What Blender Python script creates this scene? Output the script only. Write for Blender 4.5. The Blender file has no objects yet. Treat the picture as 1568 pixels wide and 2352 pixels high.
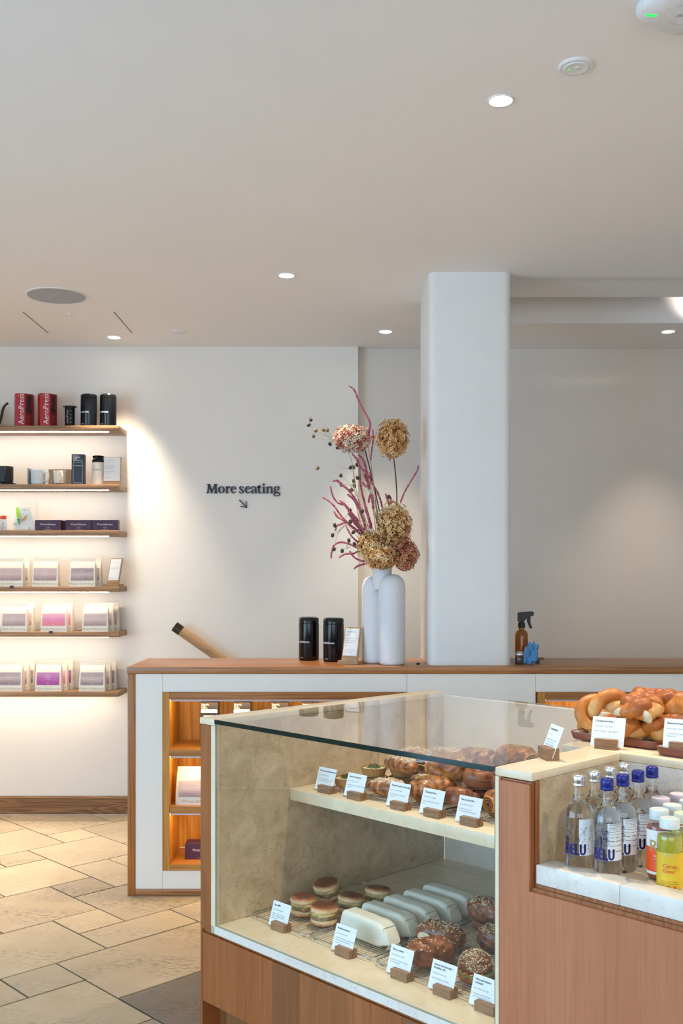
import bpy, bmesh, math, random, bisect
from math import sin, cos, pi, radians, sqrt, atan2
from mathutils import Vector, Matrix, noise as mnoise

random.seed(7)
SC = bpy.context.scene
COL = SC.collection
PI = pi

# ------------------------------------------------------------ camera
cam_d = bpy.data.cameras.new('camera')
cam = bpy.data.objects.new('camera', cam_d)
COL.objects.link(cam)
cam.location = (0, 0, 1.55)
cam.rotation_euler = (PI/2, 0, 0)
cam_d.sensor_fit = 'VERTICAL'
cam_d.sensor_height = 36.0
cam_d.sensor_width = 24.0
cam_d.lens = 2310.0/2352.0*36.0
cam_d.shift_y = 150.0/2352.0
cam_d.clip_start = 0.05
SC.camera = cam

# ------------------------------------------------------------ exposure
SC.view_settings.view_transform = 'Standard'
SC.view_settings.look = 'None'
SC.view_settings.gamma = 1.0
SC.view_settings.exposure = 0.55
SC.view_settings.use_curve_mapping = False
cy = SC.cycles
cy.use_denoising = True
cy.use_adaptive_sampling = True
cy.adaptive_threshold = 0.05
cy.max_bounces = 10
cy.diffuse_bounces = 4
cy.glossy_bounces = 4
cy.transmission_bounces = 10
cy.transparent_max_bounces = 24
cy.sample_clamp_indirect = 6.0
cy.blur_glossy = 0.5

# ------------------------------------------------------------ sky outside the shop windows
W_ = bpy.data.worlds.new('sky')
SC.world = W_
W_.use_nodes = True
bg = W_.node_tree.nodes['Background']
bg.inputs[0].default_value = (0.50, 0.72, 1.0, 1)
bg.inputs[1].default_value = 1.0

# ------------------------------------------------------------ daylight through the shop's windows
def area(name, loc, rot, sx, sy, power, color):
    l = bpy.data.lights.new(name, 'AREA')
    l.shape = 'RECTANGLE'; l.size = sx; l.size_y = sy
    l.energy = power; l.color = color
    o = bpy.data.objects.new(name, l); COL.objects.link(o)
    o.location = loc; o.rotation_euler = rot
    return o
area('daylight_side_window', (-4.46, -0.2, 1.45), (0, radians(-90), 0), 2.5, 5.4, 165, (0.43, 0.72, 1.0))
area('daylight_front_window', (0.3, -3.94, 1.5), (radians(90), 0, 0), 5.5, 2.4, 64, (1.0, 0.93, 0.84))

# ------------------------------------------------------------ geometry of the pastry case: local u (front, to the right), v (depth), z
O_ = Vector((-0.4795, 3.3822, 0))
TH = radians(-46.0)
UU = Vector((cos(TH), sin(TH), 0)); VV = Vector((-sin(TH), cos(TH), 0))
def CW(u, v, z=0.0):
    return O_ + UU*u + VV*v + Vector((0, 0, z))

# ------------------------------------------------------------ material helpers
def mat(name):
    m = bpy.data.materials.new(name); m.use_nodes = True
    return m, m.node_tree, m.node_tree.nodes['Principled BSDF']
def nd(nt, typ, **kw):
    n = nt.nodes.new(typ)
    for k, v in kw.items(): setattr(n, k, v)
    return n
def lk(nt, a, b): nt.links.new(a, b)
def c4(c): return (c[0], c[1], c[2], 1.0)
def coords(nt, scale=(1, 1, 1), rot=(0, 0, 0), kind='Object', rnd=False):
    tc = nd(nt, 'ShaderNodeTexCoord'); mp = nd(nt, 'ShaderNodeMapping')
    mp.inputs['Scale'].default_value = scale; mp.inputs['Rotation'].default_value = rot
    lk(nt, tc.outputs[kind], mp.inputs['Vector'])
    if rnd:
        oi = nd(nt, 'ShaderNodeObjectInfo'); mu = nd(nt, 'ShaderNodeMath', operation='MULTIPLY')
        mu.inputs[1].default_value = 37.0
        lk(nt, oi.outputs['Random'], mu.inputs[0])
        lk(nt, mu.outputs[0], mp.inputs['Location'])
    return mp.outputs['Vector']
def noise(nt, vec, scale, detail=4, rough=.55, dist=0.0):
    n = nd(nt, 'ShaderNodeTexNoise')
    n.inputs['Scale'].default_value = scale; n.inputs['Detail'].default_value = detail
    n.inputs['Roughness'].default_value = rough; n.inputs['Distortion'].default_value = dist
    if vec is not None: lk(nt, vec, n.inputs['Vector'])
    return n.outputs['Fac']
def ramp(nt, fac, stops):
    r = nd(nt, 'ShaderNodeValToRGB')
    e = r.color_ramp.elements
    while len(e) < len(stops): e.new(0.5)
    for i, (p, c) in enumerate(stops):
        e[i].position = p; e[i].color = c4(c) if len(c) == 3 else c
    lk(nt, fac, r.inputs['Fac'])
    return r.outputs['Color']
def mix(nt, a, b, fac, mode='MIX'):
    m = nd(nt, 'ShaderNodeMix', data_type='RGBA', blend_type=mode)
    for sock, v in ((m.inputs['A'], a), (m.inputs['B'], b)):
        if isinstance(v, (tuple, list)): sock.default_value = c4(v)
        else: lk(nt, v, sock)
    if isinstance(fac, float): m.inputs['Factor'].default_value = fac
    else: lk(nt, fac, m.inputs['Factor'])
    return m.outputs['Result']
def bump(nt, bs, h, strength, dist=0.01):
    b = nd(nt, 'ShaderNodeBump'); b.inputs['Strength'].default_value = strength; b.inputs['Distance'].default_value = dist
    lk(nt, h, b.inputs['Height']); lk(nt, b.outputs['Normal'], bs.inputs['Normal'])
def plain(name, col, rough=.5, metal=0.0, spec=None, coat=0.0, nscale=0, namp=.06, bmp=0.0, bscale=200):
    m, nt, bs = mat(name)
    bs.inputs['Base Color'].default_value = c4(col)
    bs.inputs['Roughness'].default_value = rough
    bs.inputs['Metallic'].default_value = metal
    if spec is not None: bs.inputs['Specular IOR Level'].default_value = spec
    bs.inputs['Coat Weight'].default_value = coat
    v = coords(nt)
    s = nscale or 14
    f = noise(nt, v, s, 4)
    lo = tuple(max(0, c*(1-namp)) for c in col); hi = tuple(min(1, c*(1+namp)) for c in col)
    lk(nt, ramp(nt, f, [(.3, lo), (.7, hi)]), bs.inputs['Base Color'])
    if bmp: bump(nt, bs, noise(nt, v, bscale, 3), bmp, .002)
    return m
def emit(name, col, strength):
    m = bpy.data.materials.new(name); m.use_nodes = True
    nt = m.node_tree; nt.nodes.clear()
    e = nd(nt, 'ShaderNodeEmission'); e.inputs[0].default_value = c4(col); e.inputs[1].default_value = strength
    o = nd(nt, 'ShaderNodeOutputMaterial'); lk(nt, e.outputs[0], o.inputs[0])
    return m
def wood(name, a, b, axis='X', s=1.0, rough=.4, figure=.5, fine=.5, coat=0.0, tone=0.0):
    """grain running along AXIS of the object"""
    m, nt, bs = mat(name)
    st = {'X': (.55, 6, 6), 'Y': (6, .55, 6), 'Z': (6, 6, .55)}[axis]
    v = coords(nt, tuple(k*s for k in st), rnd=True)
    base = noise(nt, v, 1.6, 3, .5, 1.2)
    w = nd(nt, 'ShaderNodeMath', operation='MULTIPLY'); w.inputs[1].default_value = 9.0
    lk(nt, base, w.inputs[0])
    fr = nd(nt, 'ShaderNodeMath', operation='PINGPONG'); fr.inputs[1].default_value = .5
    lk(nt, w.outputs[0], fr.inputs[0])
    db = nd(nt, 'ShaderNodeMath', operation='MULTIPLY'); db.inputs[1].default_value = 2.0
    lk(nt, fr.outputs[0], db.inputs[0])
    mid = tuple((x+y)/2 for x, y in zip(a, b))
    colf = mix(nt, ramp(nt, base, [(.3, a), (.7, b)]), ramp(nt, db.outputs[0], [(.0, a), (.55, mid), (1, b)]), figure)
    vf = coords(nt, tuple(k*s*(9 if k > 1 else 1.5) for k in st), rnd=True)
    pores = noise(nt, vf, 3.0, 2, .6)
    col = mix(nt, colf, ramp(nt, pores, [(.35, tuple(c*.62 for c in a)), (.55, (1, 1, 1))]), fine, 'MULTIPLY')
    if tone:
        oi = nd(nt, 'ShaderNodeObjectInfo')
        col = mix(nt, col, ramp(nt, oi.outputs['Random'], [(0, (1-tone, 1-tone*.9, 1-tone*.7)), (.5, (1, 1, 1)), (1, (1.0, 1-tone*.55, 1-tone))]), 1.0, 'MULTIPLY')
    lk(nt, col, bs.inputs['Base Color'])
    bs.inputs['Roughness'].default_value = rough
    bs.inputs['Coat Weight'].default_value = coat
    bump(nt, bs, pores, .12, .001)
    return m
def stone(name, a, b, vein, rough=.35, s=1.0, spots=.5, rnd=False):
    m, nt, bs = mat(name)
    v = coords(nt, (s, s, s), rnd=rnd)
    big = noise(nt, v, 11, 7, .68, .6)
    col = ramp(nt, big, [(.32, a), (.68, b)])
    vo = nd(nt, 'ShaderNodeTexVoronoi', feature='DISTANCE_TO_EDGE'); vo.inputs['Scale'].default_value = 38
    wv = nd(nt, 'ShaderNodeVectorMath', operation='ADD')
    nv = nd(nt, 'ShaderNodeTexNoise'); nv.inputs['Scale'].default_value = 14; nv.inputs['Detail'].default_value = 5
    lk(nt, v, nv.inputs['Vector'])
    sc = nd(nt, 'ShaderNodeVectorMath', operation='SCALE'); sc.inputs['Scale'].default_value = .07
    lk(nt, nv.outputs['Color'], sc.inputs[0]); lk(nt, v, wv.inputs[0]); lk(nt, sc.outputs[0], wv.inputs[1])
    lk(nt, wv.outputs[0], vo.inputs['Vector'])
    edge = ramp(nt, vo.outputs['Distance'], [(0, (1, 1, 1)), (.10, (0, 0, 0))])
    msk = ramp(nt, noise(nt, v, 9, 3, .6), [(.48, (0, 0, 0)), (.66, (1, 1, 1))])
    f1 = mix(nt, edge, msk, 1.0, 'MULTIPLY')
    f1b = mix(nt, (0, 0, 0), f1, spots*.75)
    col = mix(nt, col, vein, f1b)
    sp = ramp(nt, noise(nt, v, 60, 3, .7), [(.62, (0, 0, 0)), (.74, (1, 1, 1))])
    col = mix(nt, col, vein, mix(nt, (0, 0, 0), sp, min(1.0, spots*1.1)))
    lk(nt, col, bs.inputs['Base Color'])
    bs.inputs['Roughness'].default_value = rough
    bump(nt, bs, noise(nt, v, 40, 4), .05, .002)
    return m
def thin_glass(name, tint=(.97, .985, .975), ior=1.55, rough=0.0):
    """a pane: reflects by Fresnel on the outer side of each surface, lets the rest through"""
    m = bpy.data.materials.new(name); m.use_nodes = True
    nt = m.node_tree; nt.nodes.clear()
    t = nd(nt, 'ShaderNodeBsdfTransparent'); t.inputs[0].default_value = c4(tint)
    g = nd(nt, 'ShaderNodeBsdfGlossy'); g.inputs['Roughness'].default_value = rough; g.inputs[0].default_value = (1, 1, 1, 1)
    f = nd(nt, 'ShaderNodeFresnel'); f.inputs['IOR'].default_value = ior
    ge = nd(nt, 'ShaderNodeNewGeometry')
    inv = nd(nt, 'ShaderNodeMath', operation='SUBTRACT'); inv.inputs[0].default_value = 1.0
    lk(nt, ge.outputs['Backfacing'], inv.inputs[1])
    mu = nd(nt, 'ShaderNodeMath', operation='MULTIPLY')
    lk(nt, f.outputs[0], mu.inputs[0]); lk(nt, inv.outputs[0], mu.inputs[1])
    ms = nd(nt, 'ShaderNodeMixShader'); lk(nt, mu.outputs[0], ms.inputs[0]); lk(nt, t.outputs[0], ms.inputs[1]); lk(nt, g.outputs[0], ms.inputs[2])
    o = nd(nt, 'ShaderNodeOutputMaterial'); lk(nt, ms.outputs[0], o.inputs[0])
    return m
def refr(name, col, ior=1.33, rough=0.0):
    m, nt, bs = mat(name)
    bs.inputs['Base Color'].default_value = c4(col)
    bs.inputs['Transmission Weight'].default_value = 1.0
    bs.inputs['IOR'].default_value = ior
    bs.inputs['Roughness'].default_value = rough
    return m
def baked(name, lo, mid, hi, rough=.38, nscale=26, dust=0.0, coat=.15):
    """pastry crust: 'tone' (0 deep, 1 pale) from the mesh, with mottling"""
    m, nt, bs = mat(name)
    at = nd(nt, 'ShaderNodeAttribute'); at.attribute_name = 'tone'
    v = coords(nt, rnd=True)
    n = noise(nt, v, nscale, 5, .65)
    s = nd(nt, 'ShaderNodeMath', operation='MULTIPLY_ADD'); s.inputs[1].default_value = .7; s.inputs[2].default_value = -.35
    lk(nt, n, s.inputs[0])
    ad = nd(nt, 'ShaderNodeMath', operation='ADD'); lk(nt, at.outputs['Fac'], ad.inputs[0]); lk(nt, s.outputs[0], ad.inputs[1])
    col = ramp(nt, ad.outputs[0], [(.05, lo), (.5, mid), (.95, hi)])
    if dust:
        g = nd(nt, 'ShaderNodeNewGeometry'); sx = nd(nt, 'ShaderNodeSeparateXYZ'); lk(nt, g.outputs['Normal'], sx.inputs[0])
        dn = noise(nt, v, 70, 4, .7)
        mu = nd(nt, 'ShaderNodeMath', operation='MULTIPLY'); lk(nt, sx.outputs['Z'], mu.inputs[0]); lk(nt, dn, mu.inputs[1])
        col = mix(nt, col, (.80, .70, .60), ramp(nt, mu.outputs[0], [(.33, (0, 0, 0)), (.55, (dust, dust, dust))]))
    lk(nt, col, bs.inputs['Base Color'])
    bs.inputs['Roughness'].default_value = rough
    bs.inputs['Coat Weight'].default_value = coat; bs.inputs['Coat Roughness'].default_value = .3
    bump(nt, bs, noise(nt, v, nscale*4, 4, .6), .25, .002)
    return m

M = {}
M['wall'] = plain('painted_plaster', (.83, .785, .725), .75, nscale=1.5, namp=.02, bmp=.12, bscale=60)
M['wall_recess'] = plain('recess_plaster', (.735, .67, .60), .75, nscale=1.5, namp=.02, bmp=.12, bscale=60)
M['ceiling'] = plain('ceiling_paint', (.90, .87, .84), .8, nscale=1.2, namp=.015, bmp=.05, bscale=80)
M['column'] = plain('column_plaster', (.79, .77, .74), .55, nscale=2.0, namp=.025, bmp=.08, bscale=40)
M['bar_white'] = plain('bar_panel_paint', (.87, .825, .75), .6, nscale=4, namp=.025, bmp=.06, bscale=60)
M['marble'] = stone('cream_marble', (.42, .31, .185), (.68, .545, .375), (.20, .12, .05), .38, spots=.6)
M['marble_top'] = stone('cream_marble_top', (.76, .62, .42), (.86, .74, .55), (.46, .33, .18), .32, spots=.25)
M['marble_lip'] = stone('pale_marble', (.68, .64, .57), (.80, .77, .71), (.26, .22, .20), .3, spots=.38)
M['bar_oak'] = wood('bar_oak', (.36, .135, .036), (.48, .205, .062), 'X', rough=.33, figure=.3)
M['bar_oak_v'] = wood('bar_oak_upright', (.36, .125, .024), (.46, .18, .042), 'Z', rough=.35, figure=.3)
M['shelf_oak'] = wood('shelf_oak', (.30, .16, .075), (.44, .25, .125), 'X', rough=.45, figure=.3)
M['niche_oak'] = wood('niche_oak', (.50, .215, .035), (.62, .30, .06), 'Z', s=.6, rough=.45, figure=.7)
M['skirting'] = wood('skirting_oak', (.16, .065, .017), (.33, .155, .05), 'X', s=1.2, rough=.45, figure=.9)
M['veneer'] = wood('pink_oak_veneer', (.43, .15, .062), (.50, .192, .084), 'Z', s=1.3, rough=.6, figure=.12, fine=.16)
M['veneer_rim'] = wood('oak_veneer_edge', (.30, .10, .025), (.40, .15, .045), 'Z', s=1.5, rough=.4, figure=.3)
M['plank'] = wood('oak_plank', (.28, .088, .018), (.37, .13, .032), 'Z', s=.8, rough=.55, figure=.3, fine=.22, tone=.30)
M['kick'] = wood('kick_oak', (.22, .10, .03), (.30, .14, .05), 'Z', rough=.5, tone=.3)
M['block'] = wood('card_block_oak', (.25, .13, .06), (.38, .21, .10), 'X', s=5, rough=.55, figure=.5)
M['board'] = wood('sign_board_oak', (.42, .24, .11), (.56, .34, .17), 'X', s=2, rough=.5, figure=.3)
M['glass'] = thin_glass('case_glass', (.975, .983, .976), 1.5)
M['glass_edge'] = plain('glass_edge_green', (.003, .016, .012), .12, spec=.35)
M['glass_edge_pale'] = plain('glass_edge_pale', (.33, .40, .33), .12, spec=.6)
M['bottle_glass'] = thin_glass('bottle_glass', (.985, .99, .99), 1.5)
M['water'] = refr('water', (.985, .995, 1.0), 1.33)
M['amber'] = thin_glass('amber_glass', (.62, .38, .06), 1.5)
M['amber_liquid'] = refr('amber_liquid', (.80, .55, .12), 1.33)
M['black'] = plain('black_gloss', (.004, .005, .007), .14, spec=.4)
M['black_matt'] = plain('black_matt', (.012, .013, .016), .45)
M['white_gloss'] = plain('white_glazed', (.80, .78, .73), .2)
M['paper'] = plain('paper', (.85, .84, .82), .7, namp=.01)
M['card'] = plain('price_card_stock', (.80, .86, .90), .6, namp=.01)
M['ink'] = plain('ink', (.03, .045, .08), .6)
M['ink_soft'] = plain('ink_soft', (.22, .25, .30), .6)
M['steel'] = plain('steel_wire', (.62, .62, .62), .25, metal=1.0)
M['dark_steel'] = plain('dark_wire', (.16, .15, .14), .35, metal=1.0)
M['alu'] = plain('brushed_cap', (.82, .82, .83), .28, metal=1.0)
M['led'] = emit('led_diffuser', (1.0, .85, .68), 26.0)
M['lamp'] = emit('lamp_glow', (1.0, .93, .80), 14.0)
M['led_green'] = emit('green_led', (.02, 1.0, .08), 1.4)
M['white_plastic'] = plain('white_plastic', (.78, .78, .78), .4)
M['grille'] = plain('speaker_cloth', (.42, .43, .46), .85, bmp=.5, bscale=900)
M['dark_gap'] = plain('shadow_gap', (.05, .035, .025), .9)
# ------------------------------------------------------------ object helpers
def link(o, parent=None):
    COL.objects.link(o)
    if parent is not None: o.parent = parent
    return o
def tag(o, label, cat, group=None, kind=None):
    o['label'] = label; o['category'] = cat
    if group: o['group'] = group
    if kind: o['kind'] = kind
    return o
def thing(name, label, cat, loc=(0, 0, 0), rotz=0.0, group=None):
    o = bpy.data.objects.new(name, None); COL.objects.link(o)
    o.empty_display_size = .05
    o.location = loc; o.rotation_euler = (0, 0, rotz)
    return tag(o, label, cat, group)
def dup(root, loc, rotz, label=None, group=None):
    r = root.copy(); COL.objects.link(r); r.location = loc; r.rotation_euler = (root.rotation_euler[0], root.rotation_euler[1], rotz)
    if label: r['label'] = label
    if group: r['group'] = group
    for ch in list(root.children):
        c = ch.copy(); COL.objects.link(c); c.parent = r
        for g in list(ch.children):
            d = g.copy(); COL.objects.link(d); d.parent = c
    return r

class MB:
    def __init__(s): s.v = []; s.f = []; s.mi = []; s.tone = []; s.t = .5
    def add(s, vs, fs, mi=0, tones=None):
        b = len(s.v)
        s.v += [tuple(p) for p in vs]; s.f += [tuple(b+i for i in f) for f in fs]; s.mi += [mi]*len(fs)
        s.tone += list(tones) if tones is not None else [s.t]*len(vs)
        return s
    def box(s, x0, x1, y0, y1, z0, z1, mi=0):
        vs = [(x0, y0, z0), (x1, y0, z0), (x1, y1, z0), (x0, y1, z0), (x0, y0, z1), (x1, y0, z1), (x1, y1, z1), (x0, y1, z1)]
        return s.add(vs, [(3, 2, 1, 0), (4, 5, 6, 7), (0, 1, 5, 4), (1, 2, 6, 5), (2, 3, 7, 6), (3, 0, 4, 7)], mi)
    def rbox(s, x0, x1, y0, y1, z0, z1, r=.004, seg=2, mi=0):
        bm = bmesh.new(); bmesh.ops.create_cube(bm, size=1.0)
        for v in bm.verts:
            v.co = Vector(((x0+x1)/2+v.co.x*(x1-x0), (y0+y1)/2+v.co.y*(y1-y0), (z0+z1)/2+v.co.z*(z1-z0)))
        bmesh.ops.bevel(bm, geom=bm.edges[:], offset=min(r, .49*min(x1-x0, y1-y0, z1-z0)), segments=seg, profile=.5, affect='EDGES')
        bm.verts.index_update()
        s.add([v.co[:] for v in bm.verts], [[v.index for v in f.verts] for f in bm.faces], mi); bm.free()
        return s
    def lathe(s, prof, seg=24, c=(0, 0, 0), mi=0, close=True, a0=0.0, a1=2*PI, tones=None):
        full = abs(a1-a0-2*PI) < 1e-6
        n = seg if full else seg+1
        vs = []; tn = []
        for i, (r, z) in enumerate(prof):
            for k in range(n):
                a = a0+(a1-a0)*k/seg
                vs.append((c[0]+r*cos(a), c[1]+r*sin(a), c[2]+z)); tn.append(tones[i] if tones else s.t)
        fs = []
        for i in range(len(prof)-1):
            for k in range(seg):
                k2 = (k+1) % n
                fs.append((i*n+k, i*n+k2, (i+1)*n+k2, (i+1)*n+k))
        if close and full:
            if prof[0][0] > 1e-6: fs.append(tuple(reversed(range(n))))
            if prof[-1][0] > 1e-6: fs.append(tuple((len(prof)-1)*n+k for k in range(n)))
        return s.add(vs, fs, mi, tn)
    def tube(s, pts, rad, seg=8, mi=0, cap=True, tones=None, flat=None):
        pts = [Vector(p) for p in pts]; n = len(pts)
        R = rad if isinstance(rad, (list, tuple)) else [rad]*n
        vs = []; tn = []; up = None
        for i, p in enumerate(pts):
            d = (pts[min(i+1, n-1)]-pts[max(i-1, 0)])
            d = d.normalized() if d.length > 1e-9 else Vector((0, 0, 1))
            if up is None:
                up = Vector((0, 0, 1)) if abs(d.z) < .9 else Vector((1, 0, 0))
            x = d.cross(up)
            if x.length < 1e-6: x = d.orthogonal()
            x.normalize(); y = x.cross(d); up = y
            for k in range(seg):
                a = 2*PI*k/seg
                vs.append(p+x*(cos(a)*R[i])+y*(sin(a)*R[i]*(flat or 1)))
                tn.append(tones[i] if tones else s.t)
        fs = [(i*seg+k, (i+1)*seg+k, (i+1)*seg+(k+1) % seg, i*seg+(k+1) % seg) for i in range(n-1) for k in range(seg)]
        if cap: fs += [tuple(range(seg)), tuple((n-1)*seg+k for k in reversed(range(seg)))]
        return s.add(vs, fs, mi, tn)
    def prism(s, poly, z0, z1, M_=None, mi=0):
        """polygon in xy pulled from z0 to z1, then moved by M_"""
        a = sum(poly[i][0]*poly[(i+1) % len(poly)][1]-poly[(i+1) % len(poly)][0]*poly[i][1] for i in range(len(poly)))
        if a < 0: poly = poly[::-1]
        n = len(poly)
        vs = [Vector((p[0], p[1], z0)) for p in poly]+[Vector((p[0], p[1], z1)) for p in poly]
        if M_ is not None: vs = [M_ @ v for v in vs]
        fs = [tuple(reversed(range(n))), tuple(range(n, 2*n))]+[(i, (i+1) % n, n+(i+1) % n, n+i) for i in range(n)]
        return s.add(vs, fs, mi)
    def quad(s, a, b, c, d, mi=0): return s.add([a, b, c, d], [(0, 1, 2, 3)], mi)
    def xf(s, Mx, start=0):
        for i in range(start, len(s.v)): s.v[i] = tuple(Mx @ Vector(s.v[i]))
        return s
    def mesh(s, name, mats, smooth=True, angle=35):
        me = bpy.data.meshes.new(name)
        me.from_pydata(s.v, [], s.f)
        for m in (mats if isinstance(mats, (list, tuple)) else [mats]): me.materials.append(m)
        me.polygons.foreach_set('material_index', s.mi)
        at = me.attributes.new('tone', 'FLOAT', 'POINT'); at.data.foreach_set('value', s.tone)
        if smooth:
            me.polygons.foreach_set('use_smooth', [True]*len(s.f))
            me.set_sharp_from_angle(angle=radians(angle))
        me.update()
        return me
    def build(s, name, mats, parent=None, loc=None, rotz=None, smooth=True, angle=35):
        o = bpy.data.objects.new(name, s.mesh(name, mats, smooth, angle))
        link(o, parent)
        if loc is not None: o.location = loc
        if rotz is not None: o.rotation_euler = (0, 0, rotz)
        return o
def inst(name, me, parent=None, loc=None, rot=None):
    o = bpy.data.objects.new(name, me); link(o, parent)
    if loc is not None: o.location = loc
    if rot is not None: o.rotation_euler = rot
    return o
def struct(o): o['kind'] = 'structure'; return o
def stuff(o): o['kind'] = 'stuff'; return o
def Rz(a): return Matrix.Rotation(a, 4, 'Z')
def Rx(a): return Matrix.Rotation(a, 4, 'X')
def Ry(a): return Matrix.Rotation(a, 4, 'Y')
def Tr(x, y, z): return Matrix.Translation((x, y, z))
def spline(pts, n):
    """Catmull-Rom through pts (tuples of any length), n samples"""
    out = []
    m = len(pts)-1
    for i in range(n):
        t = i/(n-1)*m; k = min(int(t), m-1); f = t-k
        p0 = pts[max(k-1, 0)]; p1 = pts[k]; p2 = pts[k+1]; p3 = pts[min(k+2, m)]
        out.append(tuple(.5*((2*b)+(c-a)*f+(2*a-5*b+4*c-d)*f*f+(3*b-a-3*c+d)*f**3) for a, b, c, d in zip(p0, p1, p2, p3)))
    return out

# ------------------------------------------------------------ lettering
_txt = {}
def text_geo(body, size=1.0, res=2, align='LEFT', spacing=1.0):
    key = (body, res, align, spacing)
    if key not in _txt:
        cu = bpy.data.curves.new('lettering', 'FONT'); cu.body = body; cu.size = 1.0; cu.resolution_u = res
        cu.align_x = align; cu.space_character = spacing
        ob = bpy.data.objects.new('lettering', cu); COL.objects.link(ob)
        dg = bpy.context.evaluated_depsgraph_get()
        me = bpy.data.meshes.new_from_object(ob.evaluated_get(dg))
        _txt[key] = ([v.co[:] for v in me.vertices], [tuple(p.vertices) for p in me.polygons])
        bpy.data.objects.remove(ob); bpy.data.curves.remove(cu); bpy.data.meshes.remove(me)
    vs, fs = _txt[key]
    return [(x*size, y*size, 0.0) for x, y, z in vs], fs
def stroke(pts, n=18):
    """pen stroke (x, y, width) -> polygon strip quads"""
    q = spline(pts, n)
    L = []; R = []
    for i, (x, y, w) in enumerate(q):
        x0, y0, _ = q[max(i-1, 0)]; x1, y1, _ = q[min(i+1, n-1)]
        dx, dy = x1-x0, y1-y0; l = sqrt(dx*dx+dy*dy) or 1
        nx, ny = -dy/l*w/2, dx/l*w/2
        L.append((x+nx, y+ny)); R.append((x-nx, y-ny))
    return [[L[i], L[i+1], R[i+1], R[i]] for i in range(n-1)]
def ring(cx, cy_, rx, ry, ix, iy, n=28):
    o = []
    for k in range(n):
        a, b = 2*PI*k/n, 2*PI*(k+1)/n
        o.append([(cx+rx*cos(a), cy_+ry*sin(a)), (cx+rx*cos(b), cy_+ry*sin(b)), (cx+ix*cos(b), cy_+iy*sin(b)), (cx+ix*cos(a), cy_+iy*sin(a))])
    return o
def disc(cx, cy_, r, n=18): return [[(cx+r*cos(2*PI*k/n), cy_+r*sin(2*PI*k/n)) for k in range(n)]]
_E = lambda o: [[(1090+o, 318), (1262+o, 318), (1262+o, 342), (1090+o, 342)]] + stroke([(1243+o, 335, 44), (1236+o, 290, 48), (1205+o, 248, 34), (1160+o, 236, 24), (1105+o, 262, 46), (1074+o, 350, 68), (1092+o, 430, 62), (1150+o, 476, 46), (1210+o, 466, 32), (1256+o, 425, 14)], 26)
GLYPH = {
 'M': [[(137, 490), (180, 490), (200, 260), (165, 160)], [(120, 140), (238, 140), (345, 385), (310, 495), (290, 495), (150, 165)], [(300, 495), (330, 495), (440, 180), (410, 140)], [(410, 140), (500, 140), (515, 490), (435, 490), (428, 170)],
       [(90, 495), (215, 495), (185, 468), (130, 468)], [(385, 495), (550, 495), (515, 468), (430, 468)], [(120, 140), (240, 140), (235, 168), (165, 172)], [(410, 140), (528, 140), (505, 170), (430, 170)]],
 'o': ring(693, 360, 132, 138, 54, 120),
 'r': [[(875, 250), (940, 220), (940, 480), (875, 480)], [(835, 495), (980, 495), (945, 472), (870, 472)], [(840, 250), (938, 218), (938, 272), (872, 265)], [(930, 310), (950, 250), (1000, 222), (1036, 235), (1030, 285), (990, 288), (945, 305)]],
 'e': _E(0),
 's': stroke([(1545, 300, 14), (1535, 258, 28), (1470, 236, 26), (1412, 268, 54), (1432, 330, 62), (1500, 385, 66), (1542, 440, 56), (1500, 487, 34), (1440, 489, 28), (1398, 462, 34), (1384, 415, 16)], 30),
 'e2': _E(560),
 'a': [[(p[0]+1500, p[1]) for p in q] for q in stroke([(390, 318, 50), (378, 285, 46), (405, 245, 30), (460, 236, 28), (518, 268, 56), (528, 340, 66), (528, 430, 66), (545, 482, 40), (590, 488, 12)], 26)+stroke([(505, 348, 20), (430, 370, 30), (376, 425, 60), (382, 472, 50), (430, 489, 32), (500, 452, 18)], 20)],
 't': [[(p[0]+1500, p[1]) for p in q] for q in [[(590, 245), (690, 160), (690, 300), (620, 300)], [(620, 250), (690, 250), (690, 445), (620, 445)], [(590, 235), (757, 235), (752, 260), (590, 260)]]+stroke([(655, 420, 70), (662, 460, 62), (700, 485, 34), (740, 484, 26), (766, 466, 12)], 12)],
 'i': [[(p[0]+1500, p[1]) for p in q] for q in disc(840, 155, 41)+[[(785, 258), (880, 228), (880, 480), (802, 480), (802, 268)], [(765, 495), (920, 495), (880, 472), (800, 472)]]],
 'n': [[(p[0]+1500, p[1]) for p in q] for q in [[(920, 258), (1020, 228), (1020, 480), (950, 480), (950, 272)], [(920, 495), (1052, 495), (1020, 472), (950, 472)], [(1085, 495), (1217, 495), (1190, 472), (1115, 472)]]+stroke([(1012, 305, 16), (1055, 258, 40), (1112, 246, 48), (1148, 290, 68), (1152, 400, 70), (1152, 480, 70)], 18)],
 'g': [[(p[0]+1500, p[1]) for p in q] for q in ring(1345, 312, 105, 92, 46, 74)+[[(1395, 248), (1480, 232), (1470, 262), (1415, 275)]]+stroke([(1290, 385, 22), (1252, 425, 40), (1290, 462, 60), (1400, 470, 64), (1456, 505, 44), (1462, 550, 32), (1415, 590, 28), (1340, 601, 24), (1262, 588, 26), (1236, 555, 32), (1262, 512, 28), (1310, 482, 28)], 34)],
}
def bbox_poly(ps): 
    xs = [p[0] for q in ps for p in q]; return min(xs), max(xs)
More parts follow.
